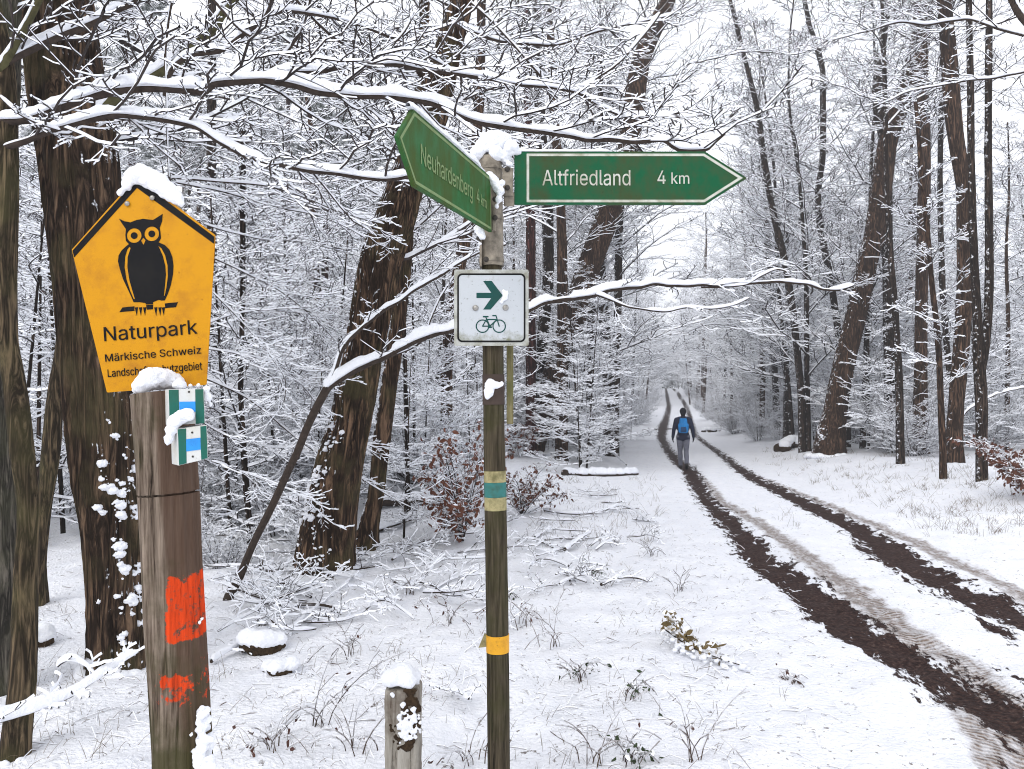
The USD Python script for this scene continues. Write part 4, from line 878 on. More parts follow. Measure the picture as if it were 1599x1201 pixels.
marker('marker_board', [(277, 670), (323, 664), (325, 716), (279, 727)], 2.025, .055, -.042,
       [('green_band', [(278, 670.5), (290.5, 669), (291.5, 723.5), (280, 726.3)], 'marker_green'), ('green_band', [(313, 666), (322.3, 665), (324.3, 715.5), (314.5, 718)], 'marker_green'), ('blue_bar', [(291, 686), (313, 683.5), (313.6, 702), (291.2, 705)], 'marker_blue')],
       'lower green and white marker board with a blue bar and snow on its edge', [(300, 675.5), (301, 713)])
ps = [(292, 648, 10), (281, 652, 11), (272, 660, 11), (268, 672, 9), (264, 684, 8), (262, 693, 5), (299, 651, 6), (325, 620, 7), (329, 632, 5), (322, 608, 6), (310, 603, 4), (297, 603, 3.5)]
obj('snow', blob([at(u, v, 2.03 if k < 7 else 2.075) for k, (u, v, r) in enumerate(ps)], [r * 2.03 / F for *_, r in ps], 8, edge=.005, amp=.005, freq=65), 'snow', wp, smooth=True)
rg = np.random.default_rng(4)
ps = [(316 + 10 * rg.normal() * (v - 1080) / 120, v, rg.uniform(2.5, 7.5)) for v in rg.uniform(1105, 1235, 170)] + [(312, 972, 2.5), (262, 862, 2.2), (316, 966, 3.5), (314, 969, 3)]
obj('snow', blob([at(u, v, 2.08 + .05 * rg.uniform()) for u, v, r in ps], [r * 2.1 / F for *_, r in ps], 9, edge=.006, amp=.008, freq=60), 'snow', wp, smooth=True, kind='stuff')

# --- the green signpost
YS = 3.08
sp_ = thing('signpost', 'round mossy wooden signpost carrying two green arrow boards and a white cycle route sign', 'signpost', (at(779, 1200, YS)[0], YS, 0))
rows = np.array([[*at(u, v, YS), w / 2 / F * YS] for u, v, w in [(779, 1215, 34), (777, 1000, 34), (774, 800, 33.5), (771, 640, 32), (770, 545, 32), (768, 420, 31), (766, 300, 31), (764.5, 245, 31)]])
e = rows[0].copy(); e[2] = -.25; rows = np.vstack([e, rows])
L = smooth_line(rows, 220); PP, PR = L[:, :3], L[:, 3]
obj('pole', tube(PP, PR, 48, bark=.0012, freq=(14, .6), seed=3), 'pole_wood', sp_, smooth=40)
def on_pole(v): 
    z = at(770, v, YS)[2]; return np.array([np.interp(z, PP[:, 2], PP[:, k]) for k in range(3)]), float(np.interp(z, PP[:, 2], PR))
def ring(v0, v1, extra, name, mt, label=None, sides=48):
    z = [at(770, v, YS)[2] for v in (v1, v0)]; zs = np.linspace(z[0], z[1], 6)
    P = np.stack([np.interp(zs, PP[:, 2], PP[:, k]) for k in range(3)], 1); r = np.interp(zs, PP[:, 2], PR) + extra
    return obj(name, tube(P, r, sides), mt, sp_, smooth=40, label=label)
paint('band_cream', (.33, .29, .15), (.10, .09, .04), .56, .6, scale=26)
paint('band_teal', (.035, .15, .14), (.04, .08, .06), .58, .6, scale=26)
paint('band_amber', (.60, .30, .022), (.30, .14, .02), .62, .35, scale=20)
ring(735, 752.5, .0018, 'cream_band', 'band_cream'); ring(752.8, 775.5, .0022, 'teal_band', 'band_teal'); ring(775.8, 796, .0018, 'cream_band', 'band_cream')
fc = Face(YS - .052)
ring(990, 1017, .0025, 'amber_tape', 'band_amber', label='amber tape wound round the pole with a loose end')
obj('tape_end', Face(YS - .01).plate(Face(YS - .01).poly([(757, 988), (762, 994), (760, 1010), (747, 1012)]), 0, .003), 'band_cream', sp_)
ring(247, 416, .0085, 'sleeve', 'rusty_steel', label='weathered steel sleeve round the head of the pole')
for v0 in (262, 340, 405): ring(v0, v0 + 5, .0115, 'clamp_band', 'rusty_steel')
def lug(u0, u1, v0, v1, Yf, d, name='clamp_plate', mt='rusty_steel'):
    a, b = at(u0, v1, Yf), at(u1, v0, Yf); return obj(name, bx((a[0], Yf, a[2]), (b[0], Yf + d, b[2]), .003), mt, sp_, smooth=30)
lug(784, 801, 262, 306, YS - .045, .012); lug(749, 752.5, 367, 416, YS - .06, .05)
lug(787, 803, 300, 322, YS - .028, .010); lug(769, 774.5, 270, 360, YS - .072, .045)
for u, v in ((792, 264), (792, 293), (773, 311), (773, 340), (759, 405), (748, 372)): obj('bolt', sphere(at(u, v, YS - .075 if u < 780 else YS - .048), .011, (1, .8, 1)), 'bolt_dark', sp_, smooth=True)
# arrow boards
def arrow_board(name, O, ex, ez, L, tip, H, letters, mt, tmat, label, bd=.010, inset=.009):
    """O: middle of the end at the pole; the arrow points along ex"""
    ex, ez = np.array(ex, float), np.array(ez, float); n = np.cross(ex, ez); back = n / np.linalg.norm(n)
    if back @ (O - np.array([0, 0, CZ])) < 0: back = -back
    P = lambda pts: Polygon(pts)
    out = P([(0, -H / 2), (L, -H / 2), (L + tip, 0), (L, H / 2), (0, H / 2)]).buffer(-.004).buffer(.004)
    b = obj(name, plate(out, O, ex, ez, back, 0, .012) if np.dot(np.cross(ex, ez), back) < 0 else plate2(out, O, ex, ez, back, 0, .012), mt, sp_, label=label)
    x0 = letters.get('x0', .045)
    o2 = P([(x0, -H / 2), (L, -H / 2), (L + tip, 0), (L, H / 2), (x0, H / 2)]).buffer(-inset, join_style=2)
    rim = o2.difference(o2.buffer(-bd, join_style=2))
    pl = plate if np.dot(np.cross(ex, ez), back) < 0 else plate2
    obj('border', pl(rim, O, ex, ez, back, .0012, .001), 'sign_cream' if tmat == 'sign_cream' else 'sign_faded_text', b)
    for txt, a0, a1, base, cap in letters['rows']:
        t = meshkit.text_mesh(txt, 1.0, 1.0, False); v = np.array(t.vertices); v[:, 0] -= v[:, 0].min(); v[:, 0] /= v[:, 0].max()
        W = O + (a0 + v[:, :1] * (a1 - a0)) * ex + (base + v[:, 1:2] * cap) * ez - back * (.001 + v[:, 2:] * .0012)
        obj('lettering', (W, np.array(t.faces)), tmat, b)
    return b
def plate2(poly, O, ex, ez, back, off, thick):
    v, f = plate(poly, O, ex, ez, back, off, thick); return v, f[:, ::-1]
Yb = YS - .02
s1 = Yb / F
A0 = at(803, 278, Yb)
H1 = 84 * s1
board1 = arrow_board('arrow_board', A0, EX, EZ, 300 * s1, 66 * s1, H1, {'x0': 16 * s1, 'rows': [('Altfriedland', 44.5 * s1, 182.5 * s1, -11.5 * s1, 24 * s1), ('4', 225 * s1, 238 * s1, -9.5 * s1, 21 * s1), ('km', 247 * s1, 275 * s1, -9.5 * s1, 18 * s1)]},
            'sign_green', 'sign_cream', 'green board pointing right with faded pale lettering')
pe, psn = at(767, 319.5, YS - .07), at(647, 231, 2.16)
e2 = psn - pe; L2 = np.linalg.norm(e2); e2 /= L2
z2 = EZ - (EZ @ e2) * e2; z2 /= np.linalg.norm(z2)
H2 = 86 / F * (YS - .07)
# this board reads from its tip to the pole: lettering runs against e2
def left_board():
    ex, ez = -e2, z2
    O = psn                                   # shoulder; reading direction goes back to the pole
    back = -np.cross(ex, ez)
    tip = .125
    out = Polygon([(-tip, 0), (0, -H2 / 2), (L2, -H2 / 2), (L2, H2 / 2), (0, H2 / 2)]).buffer(-.004).buffer(.004)
    b = obj('arrow_board', plate(out, O, ex, ez, back, 0, .012), 'sign_green_mossy', sp_, label='green board pointing left towards the viewer, mossy and faded')
    o2 = Polygon([(-tip, 0), (0, -H2 / 2), (L2, -H2 / 2), (L2, H2 / 2), (0, H2 / 2)]).buffer(-.008, join_style=2)
    obj('border', plate(o2.difference(o2.buffer(-.009, join_style=2)), O, ex, ez, back, .0012, .001), 'sign_faded_text', b)
    for txt, a0, a1, base, cap in (('Neuhardenberg', .05, .60, -.032, .057), ('4', .655, .692, -.030, .052), ('km', .715, .795, -.030, .040)):
        t = meshkit.text_mesh(txt, 1.0, 1.0); v = np.array(t.vertices); v[:, 0] -= v[:, 0].min(); v[:, 0] /= v[:, 0].max()
        W = O + (a0 + v[:, :1] * (a1 - a0)) * ex + (base + v[:, 1:2] * cap) * ez - back * (.001 + v[:, 2:] * .0012)
        obj('lettering', (W, np.array(t.faces)), 'sign_faded_text', b)
    # a rim of snow along its upper edge
    P = np.array([O + x * ex + (H2 / 2) * ez + back * .006 for x in np.linspace(-.03, L2 * .9, 60)])
    obj('snow', snow_ridge(P, np.full(60, .007), .75, 4, gaps=.22), 'snow', b, smooth=True)
left_board()
P = np.array([A0 + x * EX + (H1 / 2) * EZ + BK * .006 for x in np.linspace(.01, 150 * s1, 40)])
obj('snow', snow_ridge(P, np.full(40, .006), .4, 6, gaps=.4), 'snow', board1, smooth=True)
# cycle sign
FB = Face(YS - .062)
def rrect(u0, v0, u1, v1, r): return FB.poly([(u0, v0), (u1, v0), (u1, v1), (u0, v1)]).buffer(-r * FB.Y / F).buffer(r * FB.Y / F, 8)
cs = obj('cycle_sign', FB.plate(rrect(709, 421, 825.5, 540, 3), 0, .006), 'sign_rim', sp_, label='white square sign with a green arrow and a bicycle')
obj('face', FB.plate(rrect(714, 427, 820.5, 534.5, 8), .0008, .0006), 'sign_white', cs)
obj('border', FB.plate(rrect(714, 427, 820.5, 534.5, 8).difference(rrect(716.6, 429.6, 817.9, 531.9, 6)), .0018, .0008), 'sign_black', cs)
mat_arrow = paint('sign_bluegreen', (.006, .055, .050), (.02, .05, .04), .62, .4)
obj('arrow', FB.plate(unary_union([FB.poly([(744, 457.5), (772, 457.5), (772, 465.5), (744, 465.5)]), FB.poly([(754.5, 439), (768, 439), (785, 461.5), (766, 483.5), (754.5, 483.5), (770, 461.5)])]), .0018, .0008), 'sign_bluegreen', cs)
ln = lambda pts, w: LineString([FB.m(*p) for p in pts]).buffer(w * FB.Y / F, 4)
bike = [FB.circle(753.5, 509.5, 10.6).difference(FB.circle(753.5, 509.5, 8.8)), FB.circle(779.5, 509.5, 10.6).difference(FB.circle(779.5, 509.5, 8.8)),
        ln([(753.5, 509.5), (759.5, 499), (776, 499), (765, 509.5), (753.5, 509.5)], .9), ln([(765, 509.5), (758.5, 495)], .9), ln([(755, 494.6), (762, 494.6)], 1.1), ln([(779.5, 509.5), (774.5, 493), (769.5, 493)], .9), ln([(763, 511), (767, 511)], 1.4)]
obj('bicycle_symbol', FB.plate(unary_union(bike), .0018, .0008), 'sign_bluegreen', cs)
for u, v in ((742.5, 481), (789.5, 480.5)): obj('bolt', sphere(at(u, v, FB.Y - .002), .012, (1, .55, 1)), 'steel', cs, smooth=True)
ps = [(786, 455, 3.5), (789, 460, 4.5), (787, 467, 4), (783, 472, 3), (792, 456, 2.5), (791, 466, 2.5)]
obj('snow', blob([at(u, v, FB.Y - .001) for u, v, r in ps], [r * FB.Y / F for *_, r in ps], 4, edge=.005, amp=.003, freq=90, flat=1), 'snow', cs, smooth=True)
# the pale slat hanging behind
a, b = at(791, 662, YS + .045), at(801.5, 545, YS + .045)
obj('slat', bx((a[0], YS + .04, a[2]), (b[0], YS + .058, b[2] + .25), .002), 'slat_wood', sp_, label='pale yellowish wooden slat hanging behind the pole')
ps = [(745, 238, 12), (757, 226, 14), (770, 220, 16), (784, 223, 16), (798, 230, 12), (808, 236, 7), (818, 238, 4), (760, 242, 12), (775, 240, 12), (788, 246, 10), (765, 256, 8), (752, 250, 8), (796, 256, 6), (742, 246, 7)]
obj('snow_cap', blob([at(u, v, YS - .035 + .018 * (k % 4)) for k, (u, v, r) in enumerate(ps)], [r * YS / F for *_, r in ps], 12, edge=.008, amp=.008, freq=45), 'snow', sp_, smooth=True)
ps = [(764, 274, 7), (771, 282, 8), (777, 291, 8), (781, 300, 7), (779, 312, 6), (776, 322, 4), (785, 285, 5), (749, 361, 8), (754, 370, 6), (745, 356, 5), (749, 380, 4)]
obj('snow', blob([at(u, v, YS - .085) for u, v, r in ps], [r * YS / F for *_, r in ps], 13, edge=.007, amp=.006, freq=60), 'snow', sp_, smooth=True)
ps = [(766, 600, 9), (764, 612, 8), (761, 620, 5), (775, 601, 6), (783, 599, 4)]
obj('snow', blob([at(u, v, YS - .045) for u, v, r in ps], [r * YS / F for *_, r in ps], 14, edge=.007, amp=.006, freq=60), 'snow', sp_, smooth=True)
obj('knot', tube([on_pole(585)[0], on_pole(632)[0]], on_pole(600)[1] + .0035, 40), 'stem_dark', sp_, smooth=40)

# --- small boundary post
YC2 = 3.12
bp = thing('boundary_post', 'short square stone boundary post capped with snow and patched with dark moss', 'boundary post', (at(627, 1100, YC2)[0], YC2, 0))
a, b = at(600, 1085, YC2 - .07), at(653, 1078, YC2 - .07)
rp = bx((a[0], YC2 - .07, -.2), (b[0], YC2 + .07, b[2]), .012).refine_to_length(.012).to_mesh()
V = np.array(rp.vert_properties[:, :3]); V = V + (meshkit.fbm(V * 30, 3, 4)[:, None] - .5) * .008
obj('stone', (V, np.array(rp.tri_verts)), 'concrete', bp, smooth=40)
ps = [(612, 1058, 16), (628, 1052, 19), (642, 1056, 15), (622, 1050, 17), (636, 1062, 15), (604, 1066, 8), (650, 1068, 7)]
obj('snow_cap', blob([at(u, v, YC2 - .05 + .03 * (k % 4)) for k, (u, v, r) in enumerate(ps)], [r * YC2 / F for *_, r in ps], 21, edge=.009, amp=.005, freq=40, flat=.85), 'snow', bp, smooth=True)
rg = np.random.default_rng(5)
mo = [(rg.normal(642, 6), rg.uniform(1078, 1170), rg.uniform(2.5, 6)) for _ in range(60)] + [(rg.uniform(610, 640), rg.uniform(1130, 1170), rg.uniform(2, 4)) for _ in range(20)]
plain('moss_dark', (.035, .022, .012), .95, var=.5, scale=60, bump=.5)
obj('moss', blob([at(u, v, YC2 - .068) for u, v, r in mo], [r * YC2 / F for *_, r in mo], 22, edge=.008, amp=.006, freq=90), 'moss_dark', bp, smooth=True)
mo = [(rg.normal(638, 10), rg.normal(1128, 16), rg.uniform(1.5, 4.5)) for _ in range(70)]
obj('snow', blob([at(u, v, YC2 - .078) for u, v, r in mo], [r * YC2 / F for *_, r in mo], 23, edge=.007, amp=.006, freq=80), 'snow', bp, smooth=True)
# ------------------------------------------------------------------ the walker
W0 = gnd(1067, 731)
SC = 1.0
def chainmesh(bones, J, edge=.02, it=8):
    """bones: pairs of joint names; J: name -> (x, y, z, r)"""
    hs = []
    for b in bones:
        hs.append(m3.Manifold.batch_hull([m3.Manifold.sphere(J[k][3], 18).translate(tuple(J[k][:3])) for k in b]))
    u = m3.Manifold.batch_boolean(hs, m3.OpType.Add).refine_to_length(edge).to_mesh()
    t = trimesh.Trimesh(np.array(u.vert_properties[:, :3]), np.array(u.tri_verts), process=True)
    trimesh.smoothing.filter_taubin(t, iterations=it)
    return t
J = {'pel_l': (-.085, 0, .95, .105), 'pel_r': (.085, 0, .95, .105), 'waist': (0, .01, 1.10, .125), 'ch_l': (-.10, .0, 1.30, .115), 'ch_r': (.10, .0, 1.30, .115), 'sh_l': (-.185, .0, 1.44, .066), 'sh_r': (.185, .0, 1.44, .066), 'neck': (0, .005, 1.50, .060), 'neck2': (0, .015, 1.57, .055),
     'hd': (0, .02, 1.68, .085), 'hd2': (0, .045, 1.655, .075), 'hd3': (0, .01, 1.705, .083), 'chin': (0, .085, 1.605, .030), 'nose': (0, .128, 1.655, .013), 'nose2': (0, .11, 1.69, .010),
     'el_l': (-.265, -.04, 1.17, .043), 'el_r': (.272, -.03, 1.17, .043), 'wr_l': (-.295, .04, .94, .029), 'wr_r': (.300, .05, .95, .029),
     'kn_l': (-.085, .09, .52, .058), 'kn_r': (.085, .02, .52, .058), 'an_l': (-.075, .10, .10, .042), 'an_r': (.09, -.24, .17, .042), 'calf_l': (-.08, .075, .36, .058), 'calf_r': (.088, -.10, .38, .058)}
J.update({'ball_l': (-.085, .24, .035, .033), 'toe_l': (-.085, .30, .03, .028), 'heel_l': (-.075, .06, .04, .038), 'ball_r': (.09, -.10, .035, .033), 'toe_r': (.09, -.05, .03, .028), 'heel_r': (.09, -.285, .13, .038)})
bones = [('pel_l', 'pel_r', 'waist'), ('waist', 'ch_l', 'ch_r'), ('ch_l', 'sh_l', 'neck'), ('ch_r', 'sh_r', 'neck'), ('ch_l', 'ch_r', 'neck'), ('neck', 'neck2'), ('neck2', 'hd'), ('hd', 'hd2', 'hd3'), ('hd2', 'chin'), ('nose', 'nose2'), ('nose', 'hd2'),
         ('sh_l', 'el_l'), ('el_l', 'wr_l'), ('sh_r', 'el_r'), ('el_r', 'wr_r'), ('pel_l', 'kn_l'), ('kn_l', 'calf_l'), ('calf_l', 'an_l'), ('pel_r', 'kn_r'), ('kn_r', 'calf_r'), ('calf_r', 'an_r'), ('an_l', 'heel_l', 'ball_l'), ('ball_l', 'toe_l'), ('an_r', 'heel_r', 'ball_r'), ('ball_r', 'toe_r')]
def hand(side):
    s = -1 if side == 'l' else 1
    w = np.array(J['wr_' + side][:3]); H = {}
    H['w'] = (*w, .028); H['p1'] = (*(w + (s * .004, .030, -.075)), .021); H['p2'] = (*(w + (s * .004, -.022, -.078)), .019)
    bs = [('w', 'p1', 'p2')]
    for k, (oy, ln_) in enumerate([(.034, .068), (.014, .078), (-.006, .072), (-.024, .056)]):
        b = w + (s * .004, oy, -.085)
        H[f'f{k}a'] = (*b, .0105); H[f'f{k}b'] = (*(b + (-s * .006, .004, -ln_ * .5)), .0098); H[f'f{k}c'] = (*(b + (-s * .022, .008, -ln_ * .92)), .0085)
        bs += [(f'f{k}a', f'f{k}b'), (f'f{k}b', f'f{k}c')]
    t = w + (0, .028, -.03); H['t0'] = (*t, .014); H['t1'] = (*(t + (-s * .006, .034, -.032)), .012); H['t2'] = (*(t + (-s * .012, .044, -.062)), .010)
    return bs + [('t0', 't1'), ('t1', 't2')], H
JJ = dict(J); B2 = list(bones)
for sd_ in 'lr':
    hbn, H = hand(sd_)
    JJ.update({f'{sd_}{k}': v for k, v in H.items()}); B2 += [tuple(f'{sd_}{k}' for k in b) for b in hbn]
ROT = math.radians(-10)
def place(t):
    v = np.array(t.vertices) * SC
    c, s = math.cos(ROT), math.sin(ROT)
    v = np.stack([v[:, 0] * c - v[:, 1] * s, v[:, 0] * s + v[:, 1] * c, v[:, 2]], 1) + W0 + np.array([0, 0, -.045])
    return v, np.array(t.faces)
plain('skin', (.45, .27, .20), .5, var=.1)
plain('jacket_navy', (.010, .013, .030), .7, var=.3, scale=30)
plain('trousers_grey', (.105, .108, .135), .85, var=.25, scale=20)
plain('black_knit', (.010, .010, .013), .9, var=.3, scale=60)
plain('boot', (.016, .014, .014), .6, var=.3, scale=40)
plain('pack_blue', (.010, .14, .36), .55, var=.25, scale=14)
plain('pack_dark', (.012, .04, .10), .6, var=.2)
wk = thing('person', 'walker seen from behind in navy jacket, dark cap and grey trousers on the track', 'person', W0)
obj('body', place(chainmesh(B2, JJ, .012, 4)), 'skin', wk, smooth=True)
def grown(keys, d): return {k: (*J[k][:3], J[k][3] + d) for k in keys}
G = grown(J.keys(), .014)
G['hem_l'] = (-.085, -.005, .92, .115); G['hem_r'] = (.085, -.005, .92, .115); G['waist'] = (0, .0, 1.12, .145); G['coll'] = (0, .01, 1.545, .064)
obj('jacket', place(chainmesh([('hem_l', 'hem_r', 'waist'), ('waist', 'ch_l', 'ch_r'), ('ch_l', 'sh_l', 'neck'), ('ch_r', 'sh_r', 'neck'), ('ch_l', 'ch_r', 'neck'), ('neck', 'coll'), ('sh_l', 'el_l'), ('el_l', 'wr_l'), ('sh_r', 'el_r'), ('el_r', 'wr_r')], G, .016, 5)), 'jacket_navy', wk, smooth=True)
obj('trousers', place(chainmesh([('pel_l', 'pel_r'), ('pel_l', 'kn_l'), ('kn_l', 'calf_l'), ('calf_l', 'an_l'), ('pel_r', 'kn_r'), ('kn_r', 'calf_r'), ('calf_r', 'an_r')], G, .016, 4)), 'trousers_grey', wk, smooth=True)
for sd_ in 'lr':
    b = {k: (*J[k + '_' + sd_][:3], J[k + '_' + sd_][3] + .012) for k in ('an', 'heel', 'ball', 'toe')}
    obj('boot', place(chainmesh([('an', 'heel', 'ball'), ('ball', 'toe')], b, .012, 3)), 'boot', wk, smooth=True)
    hbn, H = hand(sd_)
    obj('glove', place(chainmesh(hbn, {k: (*v[:3], v[3] + .003) for k, v in H.items()}, .006, 2)), 'black_knit', wk, smooth=True)
obj('cap', place(chainmesh([('a', 'b', 'c'), ('b', 'd')], {'a': (0, .015, 1.705, .097), 'b': (0, -.005, 1.69, .093), 'c': (0, .05, 1.735, .075), 'd': (0, -.02, 1.63, .07)}, .012, 3)), 'black_knit', wk, smooth=True)
bk = thing('backpack', 'small bright blue backpack on the walker\'s back', 'backpack', W0 + np.array([0, 0, 1.2]))
obj('bag', place(chainmesh([('a', 'b', 'c', 'd'), ('a', 'b', 'e', 'f')], {'a': (-.075, -.19, 1.13, .065), 'b': (.075, -.19, 1.13, .065), 'c': (-.095, -.19, 1.30, .06), 'd': (.095, -.19, 1.30, .06), 'e': (-.06, -.17, 1.45, .05), 'f': (.06, -.17, 1.45, .05)}, .014, 4)), 'pack_blue', bk, smooth=True)
obj('pocket', place(chainmesh([('a', 'b', 'c', 'd')], {'a': (-.06, -.245, 1.13, .030), 'b': (.06, -.245, 1.13, .030), 'c': (-.05, -.245, 1.22, .028), 'd': (.05, -.245, 1.22, .028)}, .012, 3)), 'pack_dark', bk, smooth=True)
for s in (-1, 1):
    obj('strap', place(chainmesh([('a', 'b'), ('b', 'c'), ('c', 'd')], {'a': (s * .07, -.15, 1.46, .018), 'b': (s * .095, -.07, 1.525, .018), 'c': (s * .105, .06, 1.50, .018), 'd': (s * .12, .125, 1.32, .016)}, .012, 2)), 'pack_dark', bk, smooth=True)

# ------------------------------------------------------------------ things lying on the snow
def lying(px, r0, r1, name, label, cat, seed, lift=(0, 0), group=None, twn=0, mt='limb_bark', thick=.9, gaps=.1, ltw=.3):
    """a branch or log that lies along the given points of the ground"""
    pts = np.array([gnd(u, v) for u, v in px])
    s = np.linspace(0, 1, len(pts)); pts[:, 2] += r0 * .5 + lift[0] + (lift[1] - lift[0]) * s
    n = int(max(12, np.linalg.norm(np.diff(pts, axis=0), axis=1).sum() / max(.03, r0 * .4)))
    P = smooth_line(pts, min(n, 90)); n = len(P)
    R = np.linspace(r0, r1, n)
    t = thing(name, label, cat, pts[0], group)
    obj('stem', tube(P, R, 12, bark=r0 * .12, freq=(5, 1), seed=seed), mt, t, smooth=True)
    obj('snow', snow_ridge(P, R, thick, seed, gaps=gaps), 'snow', t, smooth=True)
    if twn:
        rg = np.random.default_rng(seed)
        A = grow(rg, P[None], R[None], twn, ltw, (30, 70), K=5, flat=.8, upbias=.25, rmin=.002); B = grow(rg, A[0], A[1], 4, -.5, K=4, flat=.5, rmin=.0017)
        obj('twigs', cat_mesh([kites(*A, base_snow=.009), kites(*B)]), 'twig', t, kind='stuff')
    return t
lying([(882, 743), (915, 741), (955, 744), (993, 742)], .085, .075, 'fallen_log', 'snow-covered log lying left of the walker', 'log', 201, thick=1.6)
lying([(560, 742), (620, 752), (680, 758)], .14, .11, 'fallen_log', 'dark log in the brush pile, upper left of the rust-leaved bush', 'log', 202, thick=1.3)
lying([(585, 800), (640, 790), (700, 778), (740, 770)], .09, .05, 'fallen_log', 'snowy curved log reaching from the crooked trunk towards the signpost', 'log', 203, thick=1.3, lift=(.1, .0))
lying([(610, 725), (665, 712), (720, 716)], .15, .13, 'fallen_log', 'log at the back of the brush pile left of the signpost', 'log', 204, thick=1.2, lift=(.2, .1))
lying([(570, 836), (610, 826), (660, 815)], .045, .03, 'fallen_branch', 'snow-capped branch lying before the foot of the crooked trunk', 'branch', 205, thick=1.3, lift=(.05, .05), twn=6)
lying([(650, 700), (690, 690), (740, 705)], .16, .12, 'fallen_log', 'reddish brown log behind the brush pile', 'log', 206, mt='bark_pine', thick=1.0, lift=(.3, .1))
lying([(912, 690), (945, 715), (978, 730)], .028, .018, 'fallen_pole', 'slanting thin snowy pole left of the walker', 'pole', 207, lift=(.7, .05), thick=1.1)
rg = np.random.default_rng(9)
for k in range(16):
    u, v = rg.uniform(575, 760), rg.uniform(700, 800); a = rg.uniform(-60, 60)
    lying([(u, v), (u + a * .5, v + rg.uniform(-8, 8)), (u + a, v + rg.uniform(-12, 12))], rg.uniform(.02, .06), .012, 'brush_branch', 'dead snow-covered branch in the brush pile left of the signpost', 'branch', 210 + k, lift=(rg.uniform(0, .3), rg.uniform(0, .5)), group='branches of the brush pile', twn=7, ltw=.5, thick=1.3)
for k in range(70):
    u, v = rg.uniform(300, 770), rg.uniform(770, 1000); a = rg.uniform(40, 130) * rg.choice([-1, 1])
    lying([(u, v), (u + a * .5, v + rg.uniform(-14, 14)), (u + a, v + rg.uniform(-26, 26))], rg.uniform(.005, .014), .004, 'fallen_twig', 'thin fallen twig in the brushwood on the forest floor left of the signpost', 'twig', 500 + k, lift=(rg.uniform(0, .05), rg.uniform(0, .22)), group='fallen twigs left of the signpost', twn=8, ltw=.38, thick=.8, gaps=.42)
for k in range(26):
    u, v = rg.uniform(835, 1010), rg.uniform(742, 930); a = rg.uniform(25, 75) * rg.choice([-1, 1])
    lying([(u, v), (u + a * .5, v + rg.uniform(-10, 10)), (u + a, v + rg.uniform(-18, 18))], rg.uniform(.006, .013), .004, 'fallen_twig', 'thin fallen twig on the snow between the signpost and the track', 'twig', 560 + k, lift=(rg.uniform(0, .04), rg.uniform(0, .12)), group='fallen twigs between signpost and track', twn=6, ltw=.28, thick=.7, gaps=.45)
for k, (px, r, lab) in enumerate([([(850, 800), (900, 808), (935, 802), (965, 797), (1012, 820)], .018, 'curved stick right of the rust-leaved bush'), ([(835, 847), (860, 835)], .016, 'short dark stick right of the banded pole'), ([(882, 867), (905, 852), (922, 840)], .02, 'longer dark stick right of the banded pole'),
          ([(705, 1092), (718, 1104), (732, 1117)], .011, 'dark stick right of the boundary post'), ([(330, 905), (420, 895), (520, 905), (590, 930)], .008, 'thin twig across the snow before the bent stem'), ([(310, 875), (400, 890), (500, 870), (580, 850)], .009, 'thin snowy twig behind the orange-painted post'),
          ([(420, 1010), (500, 950), (560, 900)], .006, 'slender twig slanting up before the leaning furrowed tree'), ([(330, 1035), (400, 1000), (470, 985)], .010, 'snowy branch leading to the mossy stump')]):
    lying(px, r, r * .4, 'fallen_stick', lab, 'stick', 240 + k, twn=4 + 2 * (k > 3), lift=(.02, .06), thick=1.0, ltw=.22)
# snow-laden branch at the lower left corner
br = thing('low_branch', 'low branch thickly loaded with snow in the lower left corner', 'branch', at(0, 1125, 2.6))
bough(br, [(-60, 1140), (0, 1123), (60, 1106), (100, 1092), (150, 1062), (190, 1035), (218, 1018)], 2.5, 2.9, .012, .004, 261, nt=9, ltw=.16, lv=2, thick=1.3, ty=.0016, name='stem')
bough(br, [(90, 1040), (110, 1030), (135, 1040), (150, 1060)], 2.8, 2.8, .004, .003, 262, nt=4, ltw=.1, lv=1, ty=.0014, name='stem')
# bent dead stems, each a plant of its own
def stems(u, v, label, seed, n=7, h=.35, spread=.5, name='dead_plant', cat='plant', leaf=0, mt='stem_dark', r=.003, snow=.5, group=None, bend=.6, leafmat='dead_leaf'):
    rg = np.random.default_rng(seed); b = gnd(u, v); t = thing(name, label, cat, b, group)
    az = rg.uniform(0, 6.28, n); hh = h * rg.uniform(.5, 1.1, n); s = np.linspace(0, 1, 7)[None, :, None]
    d = np.stack([np.cos(az) * spread * hh, np.sin(az) * spread * hh, hh], 1)
    Q = b + rg.normal(size=(n, 1, 3)) * [.03, .03, 0] + d[:, None] * s + np.array([0, 0, -1]) * (s ** 3) * (hh * bend * rg.uniform(0, 1.6, n))[:, None, None]
    Q[..., :2] += (np.stack([np.cos(az), np.sin(az)], 1) * (hh * bend * .6)[:, None])[:, None] * s ** 3
    Q[:, 0, 2] = b[2] - .04
    R = np.linspace(r, r * .5, 7)[None] * rg.uniform(.7, 1.2, (n, 1))
    B = grow(rg, Q, R, 3, -.35, (25, 60), t0=.3, K=4, flat=.6, rmin=r * .45)
    obj('stems', cat_mesh([kites(Q, R, snow=snow), kites(*B, snow=snow)]), 'stem_snowy', t, kind='stuff')
    if leaf: obj('leaves', leaves(rg, np.concatenate([Q[:, 3:].reshape(-1, 3), B[0][:, 1:].reshape(-1, 3)]), leaf, .03), leafmat, t, kind='stuff')
    return t
